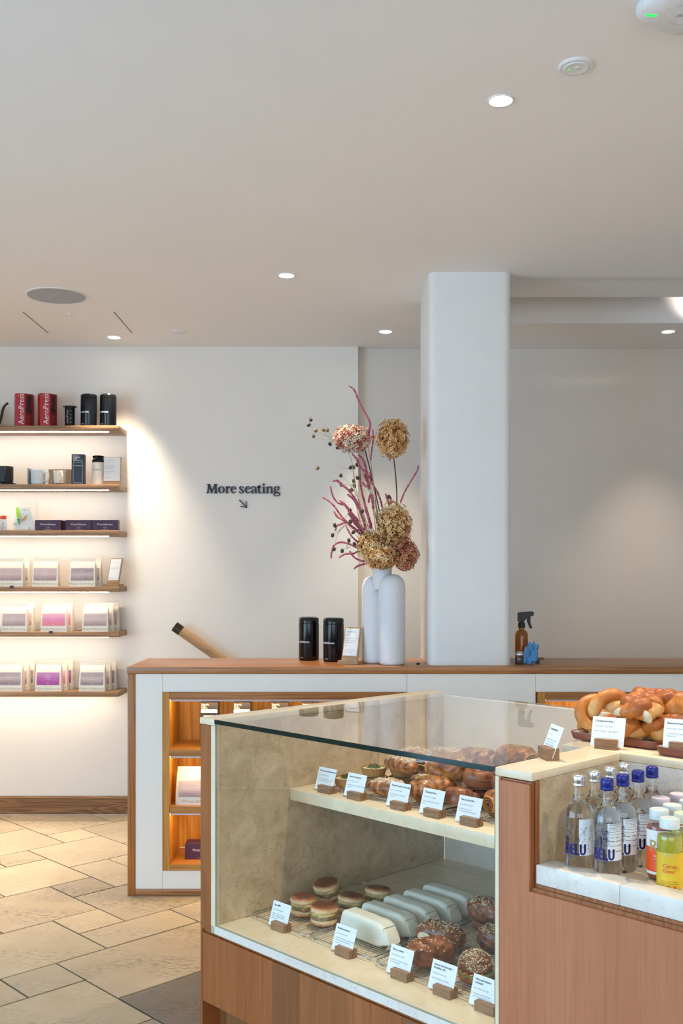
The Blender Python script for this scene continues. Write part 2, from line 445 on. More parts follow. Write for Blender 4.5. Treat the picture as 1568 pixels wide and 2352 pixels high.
# upright letters for the small shop name, same pen
GLYPH['W'] = [[(0, 140), (135, 140), (215, 400), (190, 495), (165, 495), (40, 165)], [(165, 495), (195, 495), (300, 180), (270, 140)], [(250, 140), (375, 140), (445, 400), (420, 495), (395, 495), (285, 165)], [(395, 495), (425, 495), (520, 160), (485, 150)], [(460, 140), (560, 140), (555, 162), (470, 165)]]
GLYPH['c'] = stroke([(232, 300, 40), (215, 255, 40), (150, 236, 26), (85, 262, 48), (52, 350, 66), (72, 430, 62), (130, 476, 46), (190, 466, 30), (238, 425, 14)], 24)
GLYPH['h'] = [[(p[0]-920, p[1]) for p in q] for q in [[(920, 140), (1020, 120), (1020, 480), (950, 480), (950, 160)], [(920, 495), (1052, 495), (1020, 472), (950, 472)], [(1085, 495), (1217, 495), (1190, 472), (1115, 472)]]+stroke([(1012, 305, 16), (1055, 258, 40), (1112, 246, 48), (1148, 290, 68), (1152, 400, 70), (1152, 480, 70)], 18)]
GLYPH['H'] = [[(30, 150), (110, 150), (110, 485), (30, 485)], [(250, 150), (330, 150), (330, 485), (250, 485)], [(100, 300), (260, 300), (260, 328), (100, 328)], [(0, 140), (140, 140), (115, 165), (25, 165)], [(0, 495), (140, 495), (115, 470), (25, 470)], [(220, 140), (360, 140), (335, 165), (245, 165)], [(220, 495), (360, 495), (335, 470), (245, 470)]]
GLYPH['u'] = stroke([(62, 230, 66), (62, 400, 66), (90, 468, 52), (150, 478, 34), (205, 440, 16)], 16)+[[(200, 235), (268, 228), (268, 470), (300, 485), (300, 495), (200, 495)], [(10, 235), (95, 228), (95, 255), (30, 258)]]
GLYPH['.'] = disc(45, 460, 40)
def serif_word(word, h):
    """flat polygons of a word, letter height h (cap), origin at the left of the baseline"""
    x = 0; out = []
    k = h/355.0
    for ch in word:
        ps = GLYPH[ch]; a, b = bbox_poly(ps)
        for q in ps: out.append([((p[0]-a+x)*k, (495-p[1])*k) for p in q])
        x += b-a+16
    return out, x*k
def polys_mesh(mb, polys, fn, mi=0):
    for q in polys:
        a = sum(q[i][0]*q[(i+1) % len(q)][1]-q[(i+1) % len(q)][0]*q[i][1] for i in range(len(q)))
        if a < 0: q = q[::-1]
        mb.add([fn(*p) for p in q], [tuple(range(len(q)))], mi)
def put_text(mb, body, size, fn, mi=0, align='LEFT', res=2, spacing=1.0):
    vs, fs = text_geo(body, size, res, align, spacing)
    mb.add([fn(x, y) for x, y, _ in vs], fs, mi)
def word_width(body, size, spacing=1.0):
    vs, fs = text_geo(body, size, 2, 'LEFT', spacing); return max(v[0] for v in vs)
# ============================================================ THE ROOM
CEIL = 3.064
YB = 6.60
def floor_mats():
    out = []
    for i, (a, b, d) in enumerate([((.42, .335, .22), (.56, .455, .31), .5), ((.38, .30, .20), (.52, .42, .29), .75), ((.45, .36, .235), (.59, .48, .325), .35), ((.17, .14, .105), (.25, .205, .15), .9)]):
        m, nt, bs = mat('limestone_'+'abcd'[i])
        v = coords(nt)
        n1 = noise(nt, v, 3.0, 6, .62, .4)
        col = ramp(nt, n1, [(.3, a), (.7, b)])
        st = (1, 1, 1)
        vs = coords(nt, (1.0, 2.2, 1))
        n2 = noise(nt, vs, 2.3, 2, .5)
        n3 = noise(nt, vs, 30, 6, .75)
        k1 = ramp(nt, n2, [(.40, (0, 0, 0)), (.66, (1, 1, 1))])
        k2 = ramp(nt, n3, [(.46, (0, 0, 0)), (.60, (1, 1, 1))])
        dirt = mix(nt, k1, k2, 1.0, 'MULTIPLY')
        col = mix(nt, col, (.10, .078, .052), mix(nt, (0, 0, 0), dirt, d))
        oi = nd(nt, 'ShaderNodeObjectInfo')
        col = mix(nt, col, ramp(nt, oi.outputs['Random'], [(0, (.80, .80, .82)), (.5, (1, 1, 1)), (1, (1.07, 1.03, .98))]), 1.0, 'MULTIPLY')
        lk(nt, col, bs.inputs['Base Color'])
        bs.inputs['Roughness'].default_value = .5
        bump(nt, bs, noise(nt, v, 55, 5, .7), .18, .003)
        out.append(m)
    return out
FM = floor_mats()
M['grout'] = plain('dark_grout', (.11, .08, .05), .9, nscale=40, namp=.2)
fl = MB().box(-4.5, 3.4, -4.0, 6.6, -.15, -.006).build('floor', M['grout']); struct(fl)

G = .2343
def clip(poly, f):
    out = []
    for i in range(len(poly)):
        a, b = poly[i], poly[(i+1) % len(poly)]
        fa, fb = f(a), f(b)
        if fa >= 0: out.append(a)
        if fa*fb < 0:
            t = fa/(fa-fb); out.append((a[0]+(b[0]-a[0])*t, a[1]+(b[1]-a[1])*t))
    return out
occ = {}
tiles = []
def put_tile(j0, j1, i0, i1, m=None):
    for j in range(j0, j1):
        for i in range(i0, i1): occ[(j, i)] = 1
    tiles.append((j0, j1, i0, i1, m))
for t in [(2, 4, -1, 1, 0), (3, 4, 1, 2, 2), (2, 3, 1, 3, 0), (4, 6, 0, 2, 1), (5, 6, 2, 3, 1), (3, 5, 2, 4, 1), (6, 8, 1, 3, 2), (8, 9, 2, 3, 1),
          (7, 9, 3, 5, 2), (5, 7, 3, 4, 0), (0, 2, 0, 3, 1), (-2, 0, 0, 2, 3), (1, 2, -1, 0, 2), (-1, 1, -2, 0, 0), (1, 3, -3, -1, 0), (4, 6, -2, 0, 2),
          (1, 3, 3, 5, 0), (9, 10, 4, 5, 2), (8, 10, 5, 7, 0), (10, 13, 4, 6, 1), (9, 11, 2, 4, 2), (11, 13, 2, 4, 1), (8, 10, 0, 2, 0), (6, 8, -1, 1, 1),
          (10, 12, 6, 8, 2), (2, 4, -3, -1, 1), (5, 7, 4, 6, 0), (7, 8, 5, 6, 1)]:
    put_tile(*t)
rt = random.Random(3)
for i in range(-12, 15):
    for j in range(-8, 17):
        if (j, i) in occ: continue
        for dj, di in rt.sample([(2, 2), (2, 1), (1, 2), (1, 1), (2, 3)], 5)+[(1, 1)]:
            if all((j+a, i+b) not in occ for a in range(dj) for b in range(di)):
                put_tile(j, j+dj, i, i+di, rt.choice([0, 1, 2, 0, 2])); break
for (j0, j1, i0, i1, m) in tiles:
    g = .0042
    u0, u1 = -.47-j1*G+g, -.47-j0*G-g
    v0, v1 = -.022+i0*G+g, -.022+i1*G-g
    P = [CW(u, v) for u, v in ((u0, v0), (u1, v0), (u1, v1), (u0, v1))]
    P = [(p.x, p.y) for p in P]
    for f in (lambda p: 6.575-p[1], lambda p: p[1]+.2, lambda p: p[0]+4.3, lambda p: 2.4-p[0]):
        P = clip(P, f)
        if len(P) < 3: break
    if len(P) < 3: continue
    cx_ = sum(p[0] for p in P)/len(P); cyy = sum(p[1] for p in P)/len(P)
    q = Vector((cx_, cyy, 0))-O_; cu, cv = q.dot(UU), q.dot(VV)
    if cu > .25 and cv > .15: continue                                   # under the case
    if cyy > 5.0 and cx_ > -.85: continue                               # behind the bar, out of sight
    if cyy < 2.0 and cx_ > -.3: continue
    area_ = abs(sum(P[k][0]*P[(k+1) % len(P)][1]-P[(k+1) % len(P)][0]*P[k][1] for k in range(len(P))))/2
    if area_ < .002: continue
    ox, oy = cx_, cyy
    ins = [((p[0]-ox)*.994, (p[1]-oy)*.994) for p in P]
    n = len(P); base = [((p[0]-ox), (p[1]-oy)) for p in P]
    mb = MB()
    a = sum(base[k][0]*base[(k+1) % n][1]-base[(k+1) % n][0]*base[k][1] for k in range(n))
    if a < 0: base = base[::-1]; ins = ins[::-1]
    vs = [(x, y, -.006) for x, y in base]+[(x, y, -.0015) for x, y in base]+[(x, y, 0) for x, y in ins]
    fs = [tuple(range(2*n, 3*n))]
    for r in (0, 1):
        fs += [(r*n+k, r*n+(k+1) % n, (r+1)*n+(k+1) % n, (r+1)*n+k) for k in range(n)]
    mb.add(vs, fs)
    mb.build('tile', FM[m if m is not None else 0], fl, smooth=False).location = (ox, oy, rt.uniform(-.0006, .0004))

# walls
def wall_with_hole(name, mb_boxes, m):
    mb = MB()
    for b in mb_boxes: mb.box(*b)
    return struct(mb.build(name, m))
wall_with_hole('wall_back', [(-4.5, .109, YB, YB+.25, 0, CEIL+.3)], M['wall'])
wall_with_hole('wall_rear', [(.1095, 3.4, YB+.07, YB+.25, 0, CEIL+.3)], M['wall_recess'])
wall_with_hole('wall_left', [(-4.7, -4.5, 2.6, YB, 0, CEIL), (-4.7, -4.5, -4.0, -3.0, 0, CEIL), (-4.7, -4.5, -3.0, 2.6, 2.75, CEIL), (-4.7, -4.5, -3.0, 2.6, 0, .12)], M['wall'])
wall_with_hole('wall_right', [(3.4, 3.6, -4.0, YB+.07, 0, CEIL)], M['wall'])
wall_with_hole('wall_front', [(-4.5, -2.6, -4.2, -4.0, 0, CEIL), (3.1, 3.4, -4.2, -4.0, 0, CEIL), (-2.6, 3.1, -4.2, -4.0, 2.75, CEIL), (-2.6, 3.1, -4.2, -4.0, 0, .25)], M['wall'])
w1 = MB()
for y in (-3.0, -1.13, .74, 2.55): w1.box(-4.64, -4.56, y, y+.05, .12, 2.75)
w1.box(-4.64, -4.56, -3.0, 2.6, .12, .17); w1.box(-4.64, -4.56, -3.0, 2.6, 2.70, 2.75)
w1 = struct(w1.build('window_1', M['black_matt']))
MB().box(-4.605, -4.595, -2.95, 2.55, .17, 2.70).build('pane', M['bottle_glass'], w1)
w2 = MB()
for x in (-2.6, -.7, 1.2, 3.05): w2.box(x, x+.05, -4.14, -4.06, .25, 2.75)
w2.box(-2.6, 3.1, -4.14, -4.06, .25, .30); w2.box(-2.6, 3.1, -4.14, -4.06, 2.70, 2.75)
w2 = struct(w2.build('window_2', M['black_matt']))
MB().box(-2.55, 3.05, -4.105, -4.095, .30, 2.70).build('pane', M['bottle_glass'], w2)

# ceiling, with the recessed light slot to the right of the column
c = MB()
T = .16
RISE = .035
c.box(-4.5, .86, -4.0, YB+.07, CEIL, CEIL+T)
c.box(.86, 3.4, -4.0, 5.05, CEIL, CEIL+T)
prof = [(5.05, 0)]+[(5.05+.22*t/8, RISE*(.5-.5*cos(PI*t/8))) for t in range(1, 9)]+[(5.56, RISE)]
for (ya, za), (yb, zb) in zip(prof[:-1], prof[1:]):
    c.add([(.86, ya, CEIL+za), (3.4, ya, CEIL+za), (3.4, yb, CEIL+zb), (.86, yb, CEIL+zb)], [(3, 2, 1, 0)])
c.add([(.86, 5.56, CEIL+RISE), (3.4, 5.56, CEIL+RISE), (3.4, 5.56, CEIL+T), (.86, 5.56, CEIL+T)], [(0, 1, 2, 3), (3, 2, 1, 0)])
c.box(.86, 3.4, 5.99, YB+.07, CEIL, CEIL+T)
c.box(.86, 3.4, 5.04, 6.1, CEIL+T, CEIL+T+.05)
ce = struct(c.build('ceiling', M['ceiling'], angle=30))
# flush access hatch: two long edges cut in the plaster
for x in (-1.816, -1.297):
    MB().box(x-.0018, x+.0018, 5.738, 6.232, CEIL-.0015, CEIL+.01).build('hatch_joint', M['dark_gap'], ce)
MB().rbox(-1.575, -1.548, 5.772, 5.788, CEIL-.006, CEIL+.004, .002).build('hatch_latch', M['white_plastic'], ce)

# column (front part stands on the bar top, the rest runs down behind the bar)
CZ = 1.114
def rounded_rect(x0, x1, y0, y1, r, n=6):
    P = []
    for cx0, cy0, a0 in ((x1-r, y0+r, -PI/2), (x1-r, y1-r, 0), (x0+r, y1-r, PI/2), (x0+r, y0+r, PI)):
        for k in range(n+1):
            a = a0+PI/2*k/n; P.append((cx0+r*cos(a), cy0+r*sin(a)))
    return P
cm = MB()
cm.prism(rounded_rect(.433, .842, 4.985, 5.55, .04), CZ, CEIL+.02)
cm.prism([(.433, 5.44), (.842, 5.44), (.842, 5.55), (.433, 5.55)], 0, CZ)
struct(cm.build('column', M['column'], angle=25))
# skirting on the back wall
bb = MB()
bb.prism([(6.578, 0), (6.6, 0), (6.6, .116), (6.586, .116), (6.578, .108)], -3.2, .109, Matrix(((0, 0, 1, 0), (1, 0, 0, 0), (0, 1, 0, 0), (0, 0, 0, 1))))
struct(bb.build('baseboard_back', M['skirting'], smooth=False))

# ============================================================ CEILING FITTINGS
def spot(parent, energy, size=62, blend=1.0, col=(1.0, .85, .65)):
    l = bpy.data.lights.new('ceiling_spot', 'SPOT'); l.energy = energy; l.spot_size = radians(size); l.spot_blend = blend
    l.shadow_soft_size = .03; l.color = col
    o = bpy.data.objects.new('ceiling_spot', l); COL.objects.link(o); o.parent = parent; o.location = (0, 0, -.03)
def downlight(x, y, r, e, label, size=100, col=(1.0, .85, .65)):
    t = thing('downlight', label, 'ceiling light', (x, y, CEIL), 0, 'recessed ceiling downlights')
    MB().lathe([(r*.93, -.001), (r*.95, -.004), (r*1.06, -.004), (r*1.08, 0), (r*1.08, .004), (r*.93, .004)], 32, close=False).build('trim_ring', M['white_plastic'], t)
    MB().lathe([(0, -.0015), (r*.93, -.0015), (r*.93, .003), (0, .003)], 32).build('lens', M['lamp'], t)
    spot(t, e, size, 1.0, col)
downlight(.505, 3.191, .039, 105, 'large round downlight nearest the smoke detector', 70)
downlight(-.275, 5.039, .040, 95, 'round downlight alone in the middle of the ceiling', 70)
downlight(-1.432, 6.336, .042, 150, 'round downlight above the end of the wall shelves', 66)
downlight(.271, 6.19, .041, 100, 'round downlight just to the left of the white column', 66)
downlight(2.01, 6.19, .041, 54, 'round downlight by the back wall beyond the ceiling slot', 66)
# unseen spots, no fixtures, added to brighten room and drinks well; one inferred from shadow
for x, y, e in ((-3.0, 6.3, 120), (-2.9, 4.9, 210), (1.5, 3.55, 120), (1.75, 2.0, 120), (-1.9, 5.6, 100)):
    l = bpy.data.lights.new('ceiling_spot', 'SPOT'); l.energy = e; l.spot_size = radians(100 if x == 1.75 else 72); l.spot_blend = 1.0; l.shadow_soft_size = .03; l.color = (1.0, .85, .65)
    o = bpy.data.objects.new('ceiling_spot', l); COL.objects.link(o); o.location = (x, y, CEIL-.03)
# lamp hidden up in the slot
l = bpy.data.lights.new('slot_lamp', 'SPOT'); l.energy = 9; l.spot_size = radians(60); l.spot_blend = .35; l.shadow_soft_size = .015; l.color = (1, .93, .82)
o = bpy.data.objects.new('slot_lamp', l); COL.objects.link(o); o.location = (2.34, 5.80, CEIL+.06); o.rotation_euler = Vector((-.55, .75, .22)).to_track_quat('-Z', 'Y').to_euler()

t = thing('smoke_detector', 'flat round white smoke detector with a tiny green light on the ceiling', 'detector', (.693, 2.976, CEIL))
MB().lathe([(.051, 0), (.051, -.004), (.047, -.007), (0, -.007)], 40).build('base_plate', M['white_plastic'], t)
MB().lathe([(.036, -.007), (.034, -.0095), (.031, -.0085), (0, -.0085)], 40).build('cover', M['white_plastic'], t)
MB().lathe([(0, -.0105), (.009, -.0095), (.011, -.008)], 20, (.004, -.004, 0)).build('sensor', M['white_gloss'], t)
MB().lathe([(0, -.0105), (.0025, -.0095), (.003, -.008)], 12, (-.018, .006, 0)).build('indicator_light', M['led_green'], t)

t = thing('ceiling_speaker', 'large round grey speaker grille set into the ceiling', 'speaker', (-1.53, 5.405, CEIL))
MB().lathe([(.160, 0), (.160, -.004), (.152, -.005), (.152, -.002)], 48, close=False).build('rim', M['white_plastic'], t)
MB().lathe([(0, -.004), (.1, -.0042), (.1525, -.003), (.1525, 0)], 48).build('grille', M['grille'], t)

t = thing('sprinkler_cover', 'small flat white disc cover on the ceiling beside the hatch', 'ceiling cover', (-1.002, 6.19, CEIL))
MB().lathe([(.047, 0), (.047, -.004), (.043, -.006), (0, -.006)], 36).build('plate', M['white_plastic'], t)
MB().lathe([(.018, -.006), (.016, -.008), (0, -.008)], 20).build('button', M['white_plastic'], t)

# wireless access point: domed rounded square
t = thing('access_point', 'white rounded square wireless access point with a green light', 'access point', (.912, 2.632, CEIL), radians(33))
def squircle(r, z, n=48, p=3.4):
    return [(r*abs(cos(2*PI*k/n))**(2/p)*(1 if cos(2*PI*k/n) >= 0 else -1), r*abs(sin(2*PI*k/n))**(2/p)*(1 if sin(2*PI*k/n) >= 0 else -1), z) for k in range(n)]
def loft(rings, mb, cap0=True, cap1=True, mi=0):
    n = len(rings[0]); vs = [p for r in rings for p in r]
    fs = [(i*n+k, i*n+(k+1) % n, (i+1)*n+(k+1) % n, (i+1)*n+k) for i in range(len(rings)-1) for k in range(n)]
    if cap0: fs.append(tuple(reversed(range(n))))
    if cap1: fs.append(tuple((len(rings)-1)*n+k for k in range(n)))
    return mb.add(vs, fs, mi)
b = MB(); loft([squircle(.112, 0), squircle(.118, -.006), squircle(.118, -.012)], b); b.build('back_plate', M['white_plastic'], t)
b = MB(); loft([squircle(.1185, -.0135), squircle(.119, -.02), squircle(.108, -.03), squircle(.085, -.037), squircle(.05, -.040), squircle(.01, -.041)], b); b.build('cover', M['white_plastic'], t, angle=60)
b = MB()
R_ = Rz(radians(-33))
def ap(x, y, z=-.0405): return tuple(R_ @ Vector((x, y, z)))
lx, ly = -.098, .012
b2 = MB(); b2.tube([Vector((lx-.013, ly+.002, -.0345)), Vector((lx+.013, ly-.002, -.0392))], .0030, 8); b2.xf(R_); b2.build('indicator_light', M['led_green'], t)
def zs(x, y): 
    r = max(abs(x), abs(y)); return -.0412 if r < .05 else -.0412+(r-.05)*.12
b = MB(); put_text(b, 'ZYXEL', .017, lambda x, y: tuple(R_ @ Vector((.013-x, .010-y*1.0, -.0424))), res=2); b.build('lettering', M['ink_soft'], t)
dots = MB()
for k in range(46):
    a = 2*PI*k/46; x, y = .066*cos(a), .05*sin(a)
    p = R_ @ Vector((x, y, -.0385 if abs(x) > .05 else -.0405)); dots.lathe([(.0011, -.0012), (.0013, .002)], 6, tuple(p))
stuff(dots.build('vent_holes', M['grille'], t))

# ============================================================ WALL LETTERING AND HANDRAIL
K = 1/17.04*YB/2310.0
t = thing('wall_sign', 'dark raised letters More seating with an arrow on the plaster wall', 'sign', (-.9029+.3, YB, 2.1843))
def wl(p): return ((p[0]*K-.3), -p[1]*K)
def wall_piece(name, polys):
    mb = MB()
    Mx = Matrix(((1, 0, 0, 0), (0, 0, -1, 0), (0, 1, 0, 0), (0, 0, 0, 1)))
    for q in polys: mb.prism([wl(p) for p in q], .0, .012, Mx)
    mb.build(name, M['wall_ink'], t, smooth=False)
M['wall_ink'] = plain('navy_letter_enamel', (.010, .017, .032), .4)
for ch in ('M', 'o', 'r', 'e', 's', 'e2', 'a', 't', 'i', 'n', 'g'): wall_piece('letter', GLYPH[ch])
wall_piece('arrow', [[(1380, 775), (1405, 748), (1690, 1035), (1660, 1060)], [(1632, 800), (1655, 800), (1690, 1065), (1655, 1050)], [(1430, 995), (1432, 1020), (1685, 1068), (1665, 1030)]])

t = thing('handrail', 'round oak stair handrail with dark metal end cap descending on back wall', 'handrail', (-1.06, 6.5, 1.22))
d = Vector((.27, 0, -.19)).normalized()
MB().tube([d*.03, d*.2, d*.5, d*1.2], .032, 20).build('rail', M['board'], t)
MB().tube([d*-.022, d*.03], .0335, 20).build('end_cap', plain('bronze_cap', (.05, .042, .03), .35, metal=.8), t)
MB().tube([d*.29+Vector((0, 0, -.03)), d*.29+Vector((-.015, .03, -.055)), d*.29+Vector((-.03, .095, -.06))], .008, 8).build('bracket', M['black_matt'], t)
# ============================================================ THE BAR (service counter) WITH LIT NICHES
BY = 4.891
bar = thing('service_counter', 'long white service counter with oak top and lit oak niches', 'counter', (-1.041, BY, 0))
def bx(x0, x1, y0, y1, z0, z1): return (x0+1.041, x1+1.041, y0-BY, y1-BY, z0, z1)
MB().rbox(*bx(-1.045, 2.6, BY, 5.43, 1.080, CZ), .003).build('worktop', M['bar_oak'], bar)
MB().rbox(*bx(-1.041, -1.005, BY+.004, 5.43, 0, 1.0795), .002).build('end_post', M['bar_oak_v'], bar)
MB().rbox(*bx(-1.0045, 2.6, BY+.006, BY+.04, 0, .031), .002).build('bottom_rail', M['bar_oak'], bar)
pz0, pz1 = .0315, 1.0795
n1 = (-.872, .318, .122, .991)      # niche outer frame x0 x1 z0 z1
n2 = (.955, 2.5, .122, .991)
def panel(x0, x1, z0, z1): MB().rbox(*bx(x0, x1, BY+.010, BY+.03, z0, z1), .0012, 1).build('white_panel', M['bar_white'], bar)
panel(-1.0045, n1[0], pz0, pz1)
panel(n1[0]+.0008, n1[1], n1[3], pz1); panel(n1[0]+.0008, n1[1], pz0, n1[2])
panel(.3195, .9455, pz0, pz1)
panel(.9465, 2.6, n2[3], pz1); panel(.9465, 2.6, pz0, n2[2])
M['led_lip'] = plain('led_profile_plastic', (.62, .54, .54), .4)
M['niche_shelf'] = wood('niche_shelf_oak', (.46, .19, .04), (.58, .27, .065), 'X', rough=.4, figure=.3)
def niche(nn, boards, depth=.31):
    x0, x1, z0, z1 = nn; f = .036
    for a in (x0, x1-f): MB().rbox(*bx(a, a+f, BY+.002, BY+depth, z0, z1), .0015, 1).build('niche_side', M['niche_oak'], bar)
    MB().rbox(*bx(x0+f, x1-f, BY+.002, BY+depth, z1-f, z1), .0015, 1).build('niche_head', M['bar_oak'], bar)
    MB().rbox(*bx(x0+f, x1-f, BY+.002, BY+depth, z0, z0+f*.85), .0015, 1).build('niche_base', M['niche_shelf'], bar)
    MB().box(*bx(x0+f, x1-f, BY+depth-.012, BY+depth, z0+f, z1-f)).build('niche_back', M['niche_back'], bar)
    tops = [z1-f]
    for zb in boards:
        MB().rbox(*bx(x0+f, x1-f, BY+.004, BY+depth-.012, zb-.033, zb), .0015, 1).build('niche_shelf', M['niche_shelf'], bar); tops.append(zb-.033)
    for zt in tops:
        MB().rbox(*bx(x0+f+.006, x1-f-.006, BY+.014, BY+.026, zt-.007, zt), .002, 1).build('led_strip', M['led_niche'], bar)
        MB().rbox(*bx(x0+f+.004, x1-f-.004, BY+.010, BY+.0135, zt-.010, zt), .0005, 1).build('led_profile', M['led_lip'], bar)
M['niche_back'] = wood('niche_back_oak', (.54, .24, .035), (.76, .40, .09), 'Z', s=.45, rough=.45, figure=1.0, fine=.4)
M['led_niche'] = emit('led_niche_diffuser', (1.0, .70, .28), 40.0)
niche(n1, (.712, .434)); niche(n2, (.70,))

# ============================================================ WALL SHELVES
def shelf(z, label, ys=-.195):
    t = thing('wall_shelf', label, 'shelf', (-1.409, YB, z), 0, 'oak wall shelves')
    MB().rbox(-1.75, 0, -.23, 0, -.033, 0, .0025).build('board', M['shelf_oak'], t)
    MB().rbox(-1.75, -.075, ys, ys+.017, -.038, -.033, .002, 1).build('led_strip', M['led'], t)
    return t
SZ = [2.512, 2.140, 1.847, 1.491, 1.204, .826]
for z, l in zip(SZ, ('topmost oak wall shelf holding red boxes and black canisters', 'second oak shelf from top holding mugs and a white tumbler', 'third oak shelf from top holding plum boxes and filter papers',
                     'fourth oak shelf from top with three coffee bags and a notice', 'fifth oak shelf from top with a pink labelled coffee bag', 'lowest oak wall shelf with a purple labelled coffee bag')):
    shelf(z, l, -.195 if z > 1 else -.155)
# ============================================================ THE PASTRY CASE
case = thing('pastry_case', 'oak and cream marble pastry display case with glass top and front', 'display case', (O_.x, O_.y, 0), TH)
ZT = 1.08; ZD = .397; WS = .130
def P(name, m, *boxes, r=.0015, seg=1):
    mb = MB()
    for b in boxes: mb.rbox(*b, r, seg)
    return mb.build(name, m, case)
# left end wall
P('marble_rail', M['marble_top'], (0, .086, .002, 1.17, 1.058, ZT), r=.004, seg=2)
P('end_cheek', M['plank'], (.003, .064, .004, 1.17, .372, 1.0575))
P('end_cheek', M['plank'], (.003, .014, .004, 1.17, 0, .3715))
P('marble_edge', M['marble_top'], (.0645, .086, .002, .02, .371, 1.0578))
for a, b in ((.0205, .779), (.781, 1.055), (1.057, 1.17)):
    P('marble_lining', M['marble'], (.0645, .0855, a, b, ZD, 1.0578), r=.0008)
# deck
P('marble_sill', M['marble_lip'], (.0645, 1.236, .002, .022, .371, ZD))
P('marble_deck', M['marble_top'], (.0645, 1.236, .0225, .128, .375, ZD), r=.001)
P('marble_deck', M['marble_top'], (.0645, 1.236, .1285, 1.17, .375, ZD-.002), r=.001)
# upper shelf
P('marble_shelf', M['marble_top'], (.086, 1.234, .33, 1.168, .765, .805), r=.003, seg=2)
# back board on the staff side
P('back_board', M['case_back'] if 'case_back' in M else plain('back_board_white', (.84, .77, .68), .5), (.086, 1.9, 1.172, 1.19, .10, 1.0655))
# glass
def pane(name, x0, x1, y0, y1, z0, z1, em, faces):
    mb = MB(); mb.box(x0, x1, y0, y1, z0, z1)
    mb.mi = [0 if i in faces else 1 for i in range(6)]
    return mb.build(name, [M['glass'], em], case, smooth=False)
M['edge_mix'] = M['glass_edge']
pane('glass_top', .0865, 1.2335, 0.0, 1.13, 1.066, ZT+.0005, M['glass_edge'], (0, 1, 3, 4, 5))
pane('glass_front', .0865, 1.2335, .0035, .0135, ZD+.0005, 1.0655, M['glass_edge_pale'], (2, 4))
# lower cladding of oak boards
x = .0145; i = 0
ws = [.072, .105, .086, .098, .125, .09, .11, .1, .118, .092, .12, .107, .1]
while x < 1.236:
    w = ws[i % len(ws)]; x1 = min(x+w, 1.2365)
    P('plank', M['plank'], (x+.0002, x1-.0002, .006, .024, WS, .3600), r=.0005)
    P('kick_board', M['kick'], (x+.0002, x1-.0002, .075, .09, 0, WS), r=.0005)
    x = x1; i += 1
P('shadow_rail', M['veneer_rim'], (.0145, 1.2365, .012, .03, .3605, .3705))
MB().box(.0145, 1.2365, .024, .075, WS-.004, WS).build('plinth_top', M['kick'], case)
# right block: marble arm, drinks well and rear slab
P('marble_arm', M['marble_top'], (1.2345, 1.346, .003, .4055, 1.0585, ZT), r=.003, seg=2)
P('marble_edge', M['marble_top'], (1.2345, 1.2465, .003, .40, .10, 1.058))
P('well_side', M['marble'], (1.3315, 1.346, .0345, .4045, .835, 1.0583), r=.0008)
P('rear_slab', M['marble_top'], (1.16, 2.3, .406, 1.0, 1.0585, ZT), r=.003, seg=2)
P('well_back', M['marble_lip'], (1.3465, 2.3, .405, .42, .835, 1.0583), r=.0008)
P('well_floor', M['marble_top'], (1.3465, 2.3, .0855, .4045, .822, .840), r=.0008)
for a, b in ((1.3465, 1.572), (1.5728, 2.3)):
    P('well_lip', M['marble_lip'], (a, b, .018, .085, .811, .857), r=.002, seg=2)
# stepped oak facing: outer veneer, two rims
L = lambda x0, z1, x1, zs_: [(x0, .10), (2.3, .10), (2.3, zs_), (x1, zs_), (x1, z1), (x0, z1)]
Mf = Matrix(((1, 0, 0, 0), (0, 0, -1, 0), (0, 1, 0, 0), (0, 0, 0, 1)))
def facing(name, poly, y0, y1, m): MB().prism(poly, -y1, -y0, Mf).build(name, m, case, smooth=False)
facing('veneer_panel', L(1.2495, 1.0500, 1.3365, .7935), .003, .020, M['veneer'])
facing('veneer_rim', L(1.2475, 1.0545, 1.3405, .8020), .012, .026, M['veneer_rim'])
facing('veneer_rim', L(1.2470, 1.0580, 1.3460, .8100), .020, .034, M['veneer_rim'])
P('carcass', M['kick'], (1.2475, 1.331, .035, 1.0, .10, 1.058), (1.3315, 2.3, .0355, 1.0, .10, .810), r=.0005)
P('kick_board', M['kick'], (1.237, 2.3, .075, .09, 0, .10), r=.0005)
P('plinth', M['kick'], (.02, 2.3, .1, 1.15, 0, .10), (.07, 1.236, .03, 1.15, .12, .36), r=.0005)
# ============================================================ GOODS ON THE WALL SHELVES
YF = YB-.23                      # front edge of the shelves
M['red_card'] = plain('red_carton', (.42, .008, .018), .38)
M['red_dark'] = plain('red_carton_dark', (.20, .004, .012), .4)
M['white_ink'] = plain('white_print', (.82, .82, .84), .5)
M['gold_ink'] = plain('gold_print', (.55, .32, .08), .5)
M['plum'] = plain('plum_carton', (.055, .016, .050), .5)
M['plum_dark'] = plain('plum_carton_side', (.07, .006, .012), .5)
M['pink_ink'] = plain('pale_pink_print', (.75, .55, .55), .5)
M['navy'] = plain('navy_carton', (.012, .024, .042), .45)
M['navy_side'] = plain('navy_carton_side', (.05, .05, .052), .5)
M['line_ink'] = plain('line_print', (.42, .50, .56), .5)
M['kraft'] = plain('kraft_card', (.42, .25, .12), .7, nscale=40)
M['cream_glaze'] = plain('cream_glaze', (.78, .72, .60), .25)
M['pouch'] = plain('pale_pouch', (.82, .77, .66), .45, bmp=.1, bscale=30)
M['pouch_side'] = plain('pouch_gusset', (.62, .48, .25), .5)
M['label_mauve'] = None
